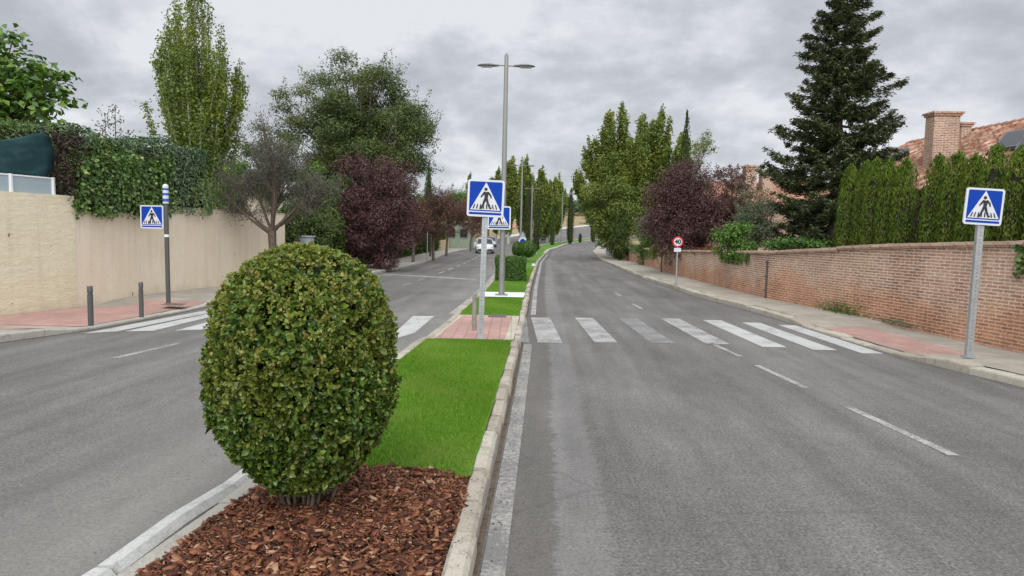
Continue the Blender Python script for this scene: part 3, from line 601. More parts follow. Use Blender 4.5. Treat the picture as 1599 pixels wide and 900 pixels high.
def egg_bush():
    cy = 4.17; cx_ = float(at(474, 590, cy).x)
    r = tree('egg_bush', 'large egg-shaped clipped evergreen bush standing in the bark mulch in the foreground', 'bush', (cx_, cy, .12))
    zs = np.array([.11, .20, .34, .50, .66, .82, .98, 1.14, 1.3, 1.42, 1.52, 1.585, 1.62]); rs = .91*np.array([.16, .30, .42, .53, .595, .62, .622, .60, .535, .455, .345, .22, .06])
    n = 7600; z = rng.uniform(.15, 1.62, n*3); rr = np.interp(z, zs, rs); keep = rng.uniform(0, .62, n*3) < rr*np.sqrt(1+np.gradient(np.interp(np.linspace(.15, 1.62, 50), zs, rs), 1.47/49)[np.clip(((z-.15)/1.47*49).astype(int), 0, 49)]**2*.5); z = z[keep][:n]; rr = rr[keep][:n]; n = len(z)
    a = rng.uniform(0, 2*PI, n); dep = np.abs(rng.normal(0, .06, n)); lump = 1+.025*np.sin(3*a+z*5)+.018*np.sin(7*a-z*8)+.018*np.sin(13*a+z*17)
    dc = rnd(150)*np.array([1, 1, 1.2]); da_ = rng.normal(0, .028, 150); dd_ = np.stack([np.cos(a)*rr/.6, np.sin(a)*rr/.6, (z-.85)/.75], 1)
    dent = (np.exp(-((dd_[:, None, :]-dc[None])**2).sum(2)/.045)*da_).sum(1)
    R = rr*lump-dep+dent+rng.normal(0, .009, n); slope = np.interp(z, (zs[1:]+zs[:-1])/2, np.diff(rs)/np.diff(zs)); nrm = unit(np.stack([np.cos(a), np.sin(a), -slope], 1))
    S = np.stack([R*np.cos(a), R*np.sin(a), z], 1)
    def rosette(S, nrm, k, size, nz):
        P = np.repeat(S, k, 0); Nn = np.repeat(nrm, k, 0); d = unit(Nn*.55+rnd(len(P))*.9); P = P+d*size*.55
        return leaf_arrays2(P, d, unit(Nn*.8+rnd(len(P))*nz), size*np.exp(rng.normal(-.05, .28, len(P))))
    def leaf_arrays2(P, d, nrm, size):
        s = unit(np.cross(d, nrm)); nn_ = unit(np.cross(s, d)); size = size[:, None]; l = d*size*.5; w_ = s*size*.27; f = nn_*size*.10; cu = -nn_*size*.1
        V = np.stack([P-l, P-l*.35-w_*.85+f, P+l*.35-w_+f+cu*.3, P+l+cu, P+l*.35+w_+f+cu*.3, P-l*.35+w_*.85+f], 1).reshape(-1, 3)
        b = (np.arange(len(P))*6)[:, None]; F = np.concatenate([b+np.array([0, 3, 2, 1]), b+np.array([0, 5, 4, 3])], 1).reshape(-1, 4); return V, F
    tip = rng.uniform(0, 1, n) < np.clip((z-.65)/.95, .03, .75); 
    crown(r, 'crown', [rosette(S[~tip], nrm[~tip], 8, .034, .7), rosette(S[rng.integers(0, n, 3600)]*np.array([.84, .84, .97]), nrm[:3600], 6, .040, .8)], LM['bush'])
    crown(r, 'young_leaves', [rosette(S[tip]+nrm[tip]*.012, nrm[tip], 8, .026, .8)], LM['bushtip'])
    segs = []
    for i in range(24):
        a_ = random.uniform(0, 2*PI); q = random.uniform(.02, .15); zt = random.uniform(.5, 1.35); rt = random.uniform(.2, .9)*np.interp(zt, zs, rs)*.85
        segs.append((bez((q*math.cos(a_), q*math.sin(a_), -.04), (q*2.2*math.cos(a_), q*1.5*math.sin(a_), .25), (rt*math.cos(a_), rt*math.sin(a_), zt), 7), [.011, .010, .009, .007, .006, .005, .003]))
        for _ in range(4):
            b_ = a_+random.uniform(-.8, .8); z0_ = random.uniform(.1, .3); segs.append((bez((q*1.6*math.cos(a_), q*1.6*math.sin(a_), z0_), (.25*math.cos(b_), .25*math.sin(b_), z0_+.1), (.42*math.cos(b_), .42*math.sin(b_), z0_+.3), 5), [.005, .004, .003, .002, .0015]))
    limbs(r, segs, BARK, 'stems', 6)
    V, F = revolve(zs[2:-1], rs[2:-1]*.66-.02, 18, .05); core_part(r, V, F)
egg_bush()

def poplar(label, px, D, top, wpx, base=None, nl=16, leaf=.085, dens=1., m='poplar', low=.12, group=None, lean=0, name='poplar_tree', spread=1., bark=BARKW, tw=.34, hs=.38, soft=1.):
    b = at(px, (max(top, 0)+380)/2, D); zb = Tf(D); H = at(px, top, D).z-zb; W = wpx*D/FPX/2
    r = tree(name, label, 'tree', (b.x, D, zb), group); segs = [([(0, 0, -.1), (0, 0, H*.25), (lean*.3, 0, H*.6), (lean, 0, H*.9)], [H*.018+.05, H*.014+.03, H*.007, .015])]; parts = []
    for i in range(nl):
        f = (i+.5)/nl; a = i*2.399+random.uniform(-.4, .4); z0_ = H*(low+.42*random.random()*.9); ln = random.uniform(.62, 1.0)
        outr = W*(random.uniform(.12, 1.05)**.8)*spread; zt = min(H*random.uniform(.6, 1.02), z0_+H*.85)
        if i < 3: outr *= .25; zt = H*(1-.05*i)
        else: zt = min(zt, H*(1.0-hs*(outr/W)**1.7)*random.uniform(.78 if soft < 1.2 else .86, 1.04))
        zt = max(zt, z0_+.15*H)
        p = bez((0, 0, z0_), (outr*.75*math.cos(a), outr*.75*math.sin(a), z0_+(zt-z0_)*.30), (outr*math.cos(a), outr*math.sin(a), zt), 9)
        zt = max(zt, z0_+.15*H); R0 = .02+H*.004; segs.append((p, [R0*(1-.85*k/8) for k in range(9)]))
        n = int(620*dens*(zt-z0_)/4*1.3); t_ = rng.uniform(.08, 1.0, n)**.85; A = np.array([tuple(q) for q in p]); P = np.stack([np.interp(t_, np.linspace(0, 1, 9), A[:, k]) for k in range(3)], 1)
        # twigs steeply rising from the limb
        nt_ = max(10, n//24); tt = rng.uniform(.05, .95, nt_); Q = np.stack([np.interp(tt, np.linspace(0, 1, 9), A[:, k]) for k in range(3)], 1); da = rng.uniform(0, 2*PI, nt_)
        td = np.stack([np.cos(da)*.42, np.sin(da)*.42, np.ones(nt_)], 1)*(rng.uniform(.5, 1.35, (nt_, 1))*tw*H/9)*(1.25-tt[:, None]*.7); k = rng.integers(0, nt_, n); s = rng.uniform(.0, 1, (n, 1))
        P2 = Q[k]+td[k]*s*1.4+rng.normal(0, (.07+.012*H/3)*soft, (n, 3)); parts.append(leaf_arrays(P2, rnd(n)+np.array([0, 0, .4]), leaf*rng.uniform(.6, 1.3, n), .75, .12)); parts.append(leaf_arrays(P[:n//3]+rng.normal(0, .09, (n//3, 3)), rnd(n//3), leaf, .75, .1))
    limbs(r, segs, bark); crown(r, 'crown', parts, LM[m]); return r

def clump_tree(name, label, px, D, top, wpx, bot, n_cl, leaf, m, cr=(.8, .8, .5), nleaf=260, trunk_r=.15, group=None, flat=1., seedpts=None, bark=BARK, core=.55, aspect=.5, rr=None, trunkpx=None, cat='tree', base_z=None, shoots=0, twig=0):
    """broad crown: clumps on the tips of limbs, inside the ellipsoid given by pixel extents"""
    cxp = at(px, (top+bot)/2, D); zt = at(px, top, D).z; zb = at(px, bot, D).z; W = wpx*D/FPX/2; Hc = (zt-zb)/2; b0 = Tf(D) if base_z is None else base_z
    tx = at(trunkpx or px, 380, D).x; r = tree(name, label, cat, (tx, D, b0), group); c = Vector((cxp.x-tx, 0, (zt+zb)/2-b0)); segs = []; parts = []; fork = max(.3, (zb-b0)+Hc*.25)
    segs.append(([(0, 0, -.1), (random.uniform(-.05, .05), 0, fork*.5), (c.x*.25, 0, fork)], [trunk_r, trunk_r*.8, trunk_r*.65]))
    for i in range(n_cl):
        d = Vector(rnd(1)[0]); q = (rng.uniform(.45, 1) if rr is None else rng.uniform(*rr)); p = Vector((d.x*W*q, d.y*W*.9*q, d.z*Hc*q))
        if seedpts is not None and i < len(seedpts): s_ = at(seedpts[i][0], seedpts[i][1], D); p = Vector((s_.x-tx, random.uniform(-.5, .5)*W, s_.z-b0))-c
        e_ = c+p; k = random.uniform(.7, 1.25); R = np.array(cr)*k
        segs.append((bez((c.x*.25, 0, fork*random.uniform(.8, 1.0)), (e_.x*.4, e_.y*.4, fork+(e_.z-fork)*.6), e_, 6), [trunk_r*.4*(1-.16*j) for j in range(6)]))
        n = int(nleaf*k*k); parts.append(blob(e_, R, n, leaf, .5, aspect, core, up=.5*flat))
        for _ in range(shoots):
            dd = unit(rnd(1)+np.array([[d.x, d.y, d.z+.6]]))[0]; m_ = 26; t_ = rng.uniform(0, 1, (m_, 1)); P = np.array(e_)+dd*R*.8+dd*t_*R.max()*.9+rng.normal(0, leaf*.5, (m_, 3)); parts.append(leaf_arrays(P, rnd(m_), leaf, aspect, .1))
        for _ in range(twig):
            dd = Vector(rnd(1)[0]); dd.z = abs(dd.z)*.8; segs.append((bez(e_*.85+c*.15, e_+dd*float(R[0])*.5, e_+dd*float(R[0])*1.35, 4), [.012, .009, .006, .003]))
    limbs(r, segs, bark, n=6); crown(r, 'crown', parts, LM[m]); return r

def column(name, label, px, D, top, wpx, m='thuja', base=None, n=2600, leaf=.10, zb=0., group=None, point=.35, cat='tree', x=None, H=None, W=None, aspect=.3):
    x = float(at(px, (top+380)/2, D).x) if x is None else x; H = H or at(px, top, D).z-zb; W = W or wpx*D/FPX/2
    r = tree(name, label, cat, (x, D, zb), group); zs = np.array([0, .04, .15, .45, .75, .9, .97, 1.0])*H; rs = np.array([.5, .8, .95, 1.0, 1-.35*point, 1-.75*point, .6*(1-point)+.1, .05])*W
    z = rng.uniform(.02, 1, n)*H; a = rng.uniform(0, 2*PI, n); R = np.interp(z, zs, rs)*(1+.10*np.sin(5*a+z*1.3)+.07*np.sin(9*a-z*4))-np.abs(rng.normal(0, .05*W/.25, n)); R = np.maximum(R, 0); d = np.stack([np.cos(a), np.sin(a), np.zeros(n)], 1)
    P = d*R[:, None]; P[:, 2] = z+.04*H*np.cos(a*3+px)*(z > .85*H); P[:, :2] += rng.normal(0, .012, (n, 2))
    parts = [leaf_arrays(P, d*.9+rnd(n)*.6, leaf*rng.uniform(.6, 1.3, n), aspect, .12, (0, 0, 1), .62)]
    k = n//14; az = rng.uniform(0, 2*PI, k); tp = np.stack([np.cos(az)*W*(1-point)*.5*rng.random(k), np.sin(az)*W*(1-point)*.5*rng.random(k), H*rng.uniform(.93, 1.02, k)], 1); parts.append(leaf_arrays(tp, rnd(k), leaf, aspect, .1, (0, 0, 1), .7))
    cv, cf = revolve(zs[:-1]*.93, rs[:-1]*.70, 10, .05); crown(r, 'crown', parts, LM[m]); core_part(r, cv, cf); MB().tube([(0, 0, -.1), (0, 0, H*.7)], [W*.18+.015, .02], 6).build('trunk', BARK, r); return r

def boxhedge(name, label, path, th, z0, z1, m, leaf, dens, parent=None, cat='hedge', jit=.04, core=True, top=True, lumpz=.05, aspect=.5, outz=None, over=0.):
    """hedge along path [(x,y)..]; thickness to the left of travel when th>0; z0/z1 functions of t"""
    P_ = np.array(path, float); seg = np.linalg.norm(np.diff(P_, axis=0), axis=1); cl = np.concatenate([[0], np.cumsum(seg)]); Lh = cl[-1]
    def pos(s): return np.stack([np.interp(s, cl, P_[:, 0]), np.interp(s, cl, P_[:, 1])], 1)
    def nrm(s): a, b = pos(np.clip(s-.2, 0, Lh)), pos(np.clip(s+.2, 0, Lh)); d = unit(b-a); return np.stack([-d[:, 1], d[:, 0]], 1)
    parts = []; hm = float(z1(.5)-z0(.5)); at_ = abs(th)
    for kind, area in (('front', Lh*hm), ('back', Lh*hm*.4), ('top', Lh*at_), ('e0', at_*hm), ('e1', at_*hm)):
        n = int(area*dens); 
        if n < 4 or (kind == 'top' and not top): continue
        s = rng.uniform(0, Lh, n); u = rng.uniform(0, 1, n); v = rng.uniform(0, 1, n)
        if kind == 'e0': s[:] = 0
        if kind == 'e1': s[:] = Lh
        t_ = s/Lh; a, b = z0(t_), z1(t_); N2 = nrm(s)*np.sign(th); w_ = {'front': u*0, 'back': u*0+at_, 'top': u*at_, 'e0': u*at_, 'e1': u*at_}[kind]; z = b*1. if kind == 'top' else a+(b-a)*v
        lump = lumpz*(np.sin(s*2.3+z*1.7)+.6*np.sin(s*5.1-z*3.7)+.4*np.sin(s*11+z*9)); q = pos(s)+N2*w_[:, None]
        if kind == 'front': q = q-N2*(lump+over*np.clip(1.2-v*2, 0, 1))[:, None]; nd = np.concatenate([-N2, np.zeros((n, 1))], 1)
        elif kind == 'back': nd = np.concatenate([N2, np.zeros((n, 1))], 1)
        elif kind == 'top': z = z+lump+.02; nd = np.tile([0, 0, 1.], (n, 1))
        else: t2 = np.stack([N2[:, 1], -N2[:, 0]], 1)*np.sign(th); sg = (-1 if kind == 'e0' else 1); nd = np.concatenate([t2*sg, np.zeros((n, 1))], 1); q = q+t2*sg*(lump)[:, None]
        P = np.concatenate([q, z[:, None]], 1)+rng.normal(0, jit, (n, 3)); parts.append(leaf_arrays(P, nd*.8+rnd(n)*.7+np.array([0, 0, .25]), leaf*rng.uniform(.6, 1.3, n), aspect, .15))
    x, y = P_.mean(0); r = parent or tree(name, label, cat, (0, 0, 0))
    if core:
        k = 24; s = np.linspace(.06, Lh-.06, k); t_ = s/Lh; q = pos(s); N2 = nrm(s)*np.sign(th); ins = min(.16, at_*.3); V = []
        for i in range(k):
            a, b = float(z0(t_[i]))+.02, float(z1(t_[i]))-.08; f = q[i]+N2[i]*ins; g = q[i]+N2[i]*(at_-ins); V += [(f[0], f[1], a), (f[0], f[1], b), (g[0], g[1], b), (g[0], g[1], a)]
        F = [];
        for i in range(k-1):
            for j in range(4): F += [(4*i+j, 4*i+(j+1) % 4, 4*i+4+(j+1) % 4), (4*i+j, 4*i+4+(j+1) % 4, 4*i+4+j)]
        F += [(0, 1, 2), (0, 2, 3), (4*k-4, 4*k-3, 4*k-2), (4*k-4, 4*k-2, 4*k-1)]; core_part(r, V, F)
    crown(r, 'foliage', parts, LM[m]); return r
# ---- left: hedges over the walls
hp = [(float(WBX(y))-.02, y) for y in np.linspace(14.75, 19.6, 9)]
r = boxhedge('conifer_hedge', 'clipped blue-green conifer hedge on top of the beige wall, draped with ivy', hp, 1.3, lambda t: 2.30-.12*(np.asarray(t) > .7), lambda t: 3.92-.12*np.sin(np.asarray(t)*5)+.04*np.asarray(t)-.12*(np.asarray(t) > .72), 'bluehedge', .13, 620, aspect=.28, lumpz=.06, over=.1)
hf = [(float(WBX(y))+.12, y) for y in np.linspace(14.9, 17.9, 9)]
r = boxhedge('ivy', 'glossy green ivy spilling over the beige wall from the conifer hedge', hf, .34, lambda t: 2.08+.06*np.sin(np.asarray(t)*17)+.16*np.asarray(t)**3, lambda t: 3.36-.10*np.sin(np.asarray(t)*9+1)+.15*np.asarray(t), 'ivy', .088, 1000, cat='climber', jit=.08, aspect=.8, lumpz=.06)
hb = [(float(WBX(y))+.10, y) for y in (14.6, 14.75, 14.85, 14.95)]
boxhedge('dry_shrub', 'brown withered shrub beside the edge of the green netting', hb, .4, lambda t: 2.5, lambda t: 3.75, 'brown', .10, 560, cat='shrub', jit=.08, aspect=.35)
hl = [(float(XWL(y))-.75, y) for y in np.linspace(7, 14.8, 8)]
boxhedge('conifer_hedge', 'pale lime green conifer hedge rising just above the dark green netting', hl, 1.1, lambda t: 2.3, lambda t: 3.50+.42*np.asarray(t), 'limehedge', .12, 420, aspect=.3, lumpz=.05)
# ---- left trees
clump_tree('broadleaf_tree', 'tree with large glossy leaves behind the green netting at far left', -5, 17.5, 45, 215, 240, 64, .22, 'broad', (.55, .55, .42), 60, .14, core=.1, aspect=.62, seedpts=[(62, 132), (88, 150), (20, 92), (45, 105), (95, 175), (70, 190), (10, 70)], rr=(.3, .95))
poplar('tall loose poplar rising behind the clipped hedge on the left', 307, 30, -75, 156, nl=38, leaf=.11, dens=1.05, m='poplar', low=.05, tw=.24, spread=1.05)
for px, tp, lb in ((168, 172, 'slender sapling with few leaves poking above the hedge, shorter one'), (184, 163, 'slender sapling with few leaves poking above the hedge, tallest one'), (204, 200, 'small twiggy sapling just above the hedge, nearest the poplar')):
    D = 21.5; b = at(px, 380, D); H = at(px, tp, D).z; r = tree('sapling', lb, 'tree', (b.x, D, 0), 'saplings above the left hedge'); limbs(r, [([(0, 0, 0), (0, 0, H*.6), (.03, 0, H*.98)], [.04, .03, .008])], BARKG)
    n = 150; z = rng.uniform(.68, 1.0, n)*H; crown(r, 'crown', [leaf_arrays(np.stack([rng.normal(0, .12, n), rng.normal(0, .12, n), z], 1), rnd(n), .09, .55, .1)], LM['grey'])
clump_tree('acacia_tree', 'big spreading dark green tree with layered clumps, tallest of the left roadside trees', 562, 40, 105, 214, 348, 215, .16, 'acacia', (.95, .95, .55), 640, .20, core=.3, aspect=.4, seedpts=[(543, 100), (560, 112), (488, 118), (512, 128), (600, 117), (594, 125), (615, 150), (640, 178), (655, 200), (664, 212), (640, 225), (458, 158), (452, 172), (470, 195), (648, 190), (575, 135), (620, 215), (480, 145), (530, 112), (465, 215), (560, 230), (520, 240), (600, 240), (540, 260), (500, 260), (640, 250), (580, 200), (545, 190), (510, 200)], rr=(.0, .95), shoots=2)
clump_tree('acacia_tree', 'lower feathery green tree left of the big spreading tree', 428, 36, 200, 125, 330, 40, .13, 'acacia', (.62, .62, .42), 300, .16, core=.25, aspect=.4, seedpts=[(408, 200), (425, 205), (390, 240), (450, 215), (380, 230)], rr=(.3, 1), shoots=2)
clump_tree('broadleaf_tree', 'bright green bushy tree between the grey tree and the purple plum', 505, 31, 235, 82, 395, 34, .12, 'bright', (.48, .48, .42), 260, .12, rr=(.2, .9))
clump_tree('broadleaf_tree', 'dark green shrubby tree behind the end of the beige wall', 488, 27, 300, 90, 420, 34, .10, 'acacia', (.5, .5, .45), 330, .1, rr=(.1, .9))
clump_tree('broadleaf_tree', 'bright low tree with yellow-green leaves left of the grey tree', 362, 27, 240, 60, 345, 20, .11, 'bright', (.42, .42, .36), 150, .08, rr=(.2, 1), core=.2)
def grey_tree():
    D = 20.6; x = float(at(425, 400, D).x); r = tree('grey_tree', 'sparse grey twiggy pavement tree with forked trunk in front of the beige wall end', 'tree', (x, D, .12)); segs = [([(0, 0, -.05), (.02, 0, .9), (0, 0, 1.66)], [.13, .11, .13])]; parts = []
    tips = [(378, 300), (360, 280), (392, 255), (405, 235), (425, 210), (440, 225), (455, 240), (470, 262), (485, 285), (500, 300), (372, 330), (495, 325), (415, 270), (445, 275), (465, 300), (400, 300), (430, 245), (480, 330), (385, 275), (520, 290)]
    mains = []
    for i, (tx, ty) in enumerate([(366, 300), (392, 262), (412, 240), (430, 215), (452, 240), (478, 275), (505, 305), (500, 285), (385, 325)]+tips*2):
        p = at(tx+random.uniform(-8, 8), ty+random.uniform(-8, 8), D); e_ = Vector((p.x-x, random.uniform(-1.2, 1.2), p.z-.12)); z0_ = random.uniform(1.5, 1.68); st_ = Vector((0, 0, z0_))
        if i >= 9: st_ = min((q for M__ in mains for q in M__[2:6]), key=lambda q: (q-e_).length+random.uniform(0, .9)); z0_ = st_.z
        P = bez(st_, (st_.x+(e_.x-st_.x)*.5, st_.y+(e_.y-st_.y)*.5, z0_+(e_.z-z0_)*(.35 if i < 9 else .5)), e_, 8); rs_ = .055 if i < 9 else .022; segs.append((P, [rs_*(1-.12*k) for k in range(8)]))
        if i < 9: mains.append(P)
        for _ in range(12):
            t_ = random.uniform(.35, 1); q = P[min(7, int(t_*7))]; d = Vector(rnd(1)[0])+Vector((e_.x, 0, 1.2)).normalized(); e2 = q+d.normalized()*random.uniform(.3, .75); segs.append(([q, q*.5+e2*.5+Vector(rnd(1)[0])*.04, e2], [.010, .007, .003]))
            n = 26; s = rng.uniform(.2, 1.1, (n, 1)); parts.append(leaf_arrays(np.array(q)+(np.array(e2)-np.array(q))*s+rng.normal(0, .09, (n, 3)), rnd(n), .06, .5, .1))
    limbs(r, segs, BARK, n=5); crown(r, 'crown', parts, LM['grey'])
grey_tree()
clump_tree('plum_tree', 'large dense purple-leaved plum over the left pavement, biggest and nearest of the left plums', 590, 31, 256, 132, 416, 100, .085, 'plum', (.52, .52, .45), 620, .14, rr=(.25, .98), shoots=3, seedpts=[(545, 262), (570, 262), (600, 258), (630, 265), (645, 290), (538, 300), (535, 350), (570, 390), (545, 390), (610, 370)])
for px, D, tp, wd, bt, tr, lb in ((652, 38, 318, 42, 375, 645, 'small purple plum street tree beside the hedge, trunk right of the large plum'), (684, 43, 290, 62, 372, 677, 'reddish purple plum street tree next to the thin post'), (708, 52, 296, 64, 372, 697, 'reddish purple plum street tree in front of the low cream wall'), (742, 66, 318, 52, 374, 735, 'far purple plum street tree beside the crossing sign')):
    clump_tree('plum_tree', lb, px, D, tp, wd, bt, 30, .09, 'plum2', (.52, .52, .48), 380, .10, group='purple plum street trees on the left pavement', trunkpx=tr, rr=(.2, .95), shoots=2)
column('cypress_tree', 'slim pointed cypress above the purple plums', 669, 60, 257, 20, 'cypress', n=2200, leaf=.2, point=.95)
clump_tree('broadleaf_tree', 'yellow-tinted tree top among the purple plums', 672, 47, 300, 34, 345, 10, .12, 'yellow', (.5, .5, .35), 140, .08)
# hedges along the left pavement
boxhedge('hedge', 'tall dark green hedge lining the left pavement below the plums', [(float(XWL(y)), y) for y in np.linspace(24.2, 63, 16)], 1.3, lambda t: .1, lambda t: 2.35-.12*np.sin(np.asarray(t)*12), 'cypress', .16, 260, lumpz=.12, jit=.08)
column('conifer_shrub', 'golden green conical shrub in front of the dark hedge', 616, 37.5, 350, 26, 'yellow', n=1500, leaf=.13, x=float(XWL(37.5))+.15, H=2.6, W=.42, cat='shrub')
boxhedge('hedge', 'dark green garden hedge behind the low cream wall', [(float(XWL(y))-.6, y) for y in np.linspace(64, 92, 8)], 1.2, lambda t: .1, lambda t: 2.3+.0*np.asarray(t), 'thuja', .2, 110, lumpz=.15)
# background left hill trees
for i, (px, D, tp, wd, bt, m_) in enumerate(((715, 95, 290, 45, 345, 'bright'), (738, 110, 283, 40, 345, 'acacia'), (762, 120, 300, 40, 350, 'acacia'), (398, 62, 262, 60, 330, 'acacia'), (345, 58, 258, 30, 300, 'poplar'))):
    clump_tree('broadleaf_tree', ('pale green round tree top behind the far plums', 'dark tree behind the near crossing sign', 'dark distant tree beyond the white car', 'dark round tree behind the grey tree', 'small green tree beside the far red roof')[i], px, D, tp, wd, bt, 30, .2, m_, (1.1, 1.1, .8), 240, .2, rr=(.2, 1))
poplar('distant dark pine-like tree top behind the near sign', 733, 125, 268, 14, nl=8, leaf=.2, dens=.4, m='cypress', name='pine_tree', low=.3)
# ---- middle poplars and median planting
for i, (px, D, tp, wd, m_) in enumerate(((795, 96, 244, 44, 'poplar2'), (818, 100, 240, 42, 'poplar'), (843, 97, 258, 40, 'poplar2'), (868, 112, 270, 36, 'poplar'), (775, 104, 262, 30, 'poplar2'), (855, 104, 280, 40, 'poplar2'))):
    poplar(('tall yellow-green poplar, leftmost of the far central clump', 'tallest far poplar directly behind the second street lamp', 'far poplar right of the second street lamp', 'far poplar behind the fourth lamp', 'thin far poplar half hidden by the near lamp post', 'lower far poplar above the bus shelter')[i], px, D, tp, wd, nl=30, leaf=.30, dens=.6, m=m_, low=.05, hs=.3, soft=1.4, tw=.34, group='far poplars in the centre')
for px, D, tp, wd, bt, lb in ((825, 66, 285, 15, 388, 'tall dark cypress on the median, nearest of the row'), (838, 72, 300, 14, 384, 'slim cypress on the median just beyond the nearest one'), (862, 92, 325, 8, 380, 'small slim cypress on the median bend'), (890, 100, 296, 13, 376, 'cypress standing alone right of the fourth lamp'), (926, 108, 330, 9, 372, 'farthest small cypress on the median near the right trees')):
    c_ = at(px, 380, D); mid = float(XML(D)+XMR(D))/2
    column('cypress_tree', lb, px, D, tp, wd, 'cypress', n=1500, leaf=.2, zb=Tf(D)+.1, group='cypresses along the far median', point=.6, x=float(c_.x))
for px, D, tp, wd, lb, x in ((906, 104, 365, 6, 'tiny clipped ball bush on the far median', None),):
    column('ball_bush', lb, px, D, tp, wd, 'cypress', n=500, leaf=.12, zb=Tf(D)+.1, x=x, cat='bush')
cy_ = 25.4; boxhedge('box_hedge', 'low rectangular clipped box hedge on the median beside the near lamp', [(float(at(775, 430, 24.6).x), 24.6), (float(at(820, 430, 24.6).x), 24.6)], 1.5, lambda t: .08, lambda t: .92+.0*np.asarray(t), 'box', .055, 2600, lumpz=.02, jit=.02)
def ballbush(px, py, D, rx, rz, lb):
    c = at(px, py, D); r = tree('ball_bush', lb, 'bush', (c.x, D, .1)); parts = [blob((0, 0, c.z-.1), (rx, rx, rz), 2600, .08, .8, .5, .9)]; V, F = revolve(np.array([-.95, -.7, 0, .7, .95])*rz, np.array([.3, .7, .9, .7, .3])*rx*.75, 14, .04, (0, 0, c.z-.1)); core_part(r, V, F); crown(r, 'crown', parts, LM['box'])
ballbush(824, 389, 42, .58, .52, 'rounded clipped bush on the median behind the box hedge, right of the second lamp')
ballbush(809, 390, 43, .38, .5, 'rounded clipped bush on the median behind the box hedge, left of the second lamp')
# ---- right side
clump_tree('shrub', 'dark green bush on the far right pavement edge under the poplars', 968, 47, 335, 40, 402, 18, .13, 'cypress', (.5, .5, .45), 330, .06, cat='shrub')
poplar('broad poplar at the right end of the road, left one of the pair', 955, 56, 160, 112, nl=50, leaf=.19, dens=1.15, hs=.45, soft=1.25, m='poplar2', low=.04, tw=.30, spread=1.05)
poplar('broad poplar with a pale trunk behind the purple plum, right one of the pair', 1018, 53, 165, 150, nl=56, leaf=.19, dens=1.15, hs=.34, soft=1.25, m='poplar2', low=.08, tw=.28, spread=1.1, lean=.3)
clump_tree('poplar_tree', 'leaning poplar limb with sparse leaves reaching right above the purple plum', 1078, 50, 205, 70, 275, 18, .16, 'poplar2', (.55, .55, .4), 120, .12, seedpts=[(1110, 222), (1100, 212), (1118, 232), (1090, 225), (1080, 240)], core=.1, bark=BARKW)
column('cypress_tree', 'dark pointed cypress rising above the purple plum on the right', 1069, 44, 180, 26, 'cypress', n=3800, leaf=.16, point=.85)
clump_tree('broadleaf_tree', 'dense green tree overhanging the far bend on the right', 960, 50, 262, 100, 390, 60, .17, 'poplar2', (.8, .8, .6), 420, .15, rr=(.1, .95))
clump_tree('purple_tree', 'dense rounded dark purple tree behind the 40 sign', 1072, 31, 262, 128, 414, 105, .08, 'plum', (.55, .55, .5), 640, .14, rr=(.25, .98), shoots=2, twig=1, seedpts=[(1020, 300), (1025, 340), (1055, 275), (1075, 268), (1100, 285), (1090, 395), (1060, 405), (1035, 380), (1110, 330)])
clump_tree('purple_tree', 'looser taller dark purple tree right of the dense one, with leafy shoots', 1140, 33, 265, 66, 370, 34, .11, 'plum2', (.45, .45, .4), 260, .12, rr=(.3, 1), shoots=3, seedpts=[(1160, 275), (1145, 268), (1168, 290), (1125, 272), (1165, 305)], core=.2)
clump_tree('olive_tree', 'soft grey-green olive tree between the purple trees and the spruce', 1178, 25, 290, 85, 405, 46, .07, 'olive', (.42, .42, .38), 460, .12, core=.3, aspect=.3, rr=(.2, .95), shoots=2)
clump_tree('shrub', 'blue-grey conifer shrub behind the far brick wall', 1012, 40, 320, 40, 395, 20, .10, 'olive', (.4, .4, .4), 260, .08, cat='shrub')
clump_tree('shrub', 'green shrub spilling over the far end of the brick wall', 1006, 40, 355, 34, 408, 16, .10, 'box', (.4, .4, .3), 260, .06, cat='shrub')
clump_tree('shrub', 'yellow-leaved climber over the brick wall left of the 40 sign', 1035, 33, 378, 38, 402, 8, .10, 'yellow', (.3, .25, .2), 110, .04, cat='shrub', core=.2)
clump_tree('creeper', 'rusty red creeper hanging on the brick wall right of the 40 sign', 1108, 27.2, 388, 38, 408, 14, .09, 'orange', (.3, .22, .18), 170, .04, cat='climber', core=.2)
clump_tree('shrub', 'light green shrub leaning over the brick wall in front of the olive tree', 1150, 22.6, 345, 60, 412, 26, .10, 'bright', (.35, .35, .25), 190, .06, cat='shrub', core=.2)
clump_tree('shrub', 'low green shrub on top of the wall below the spruce', 1235, 21, 372, 90, 394, 16, .09, 'box', (.4, .3, .15), 200, .06, cat='shrub', core=.2)
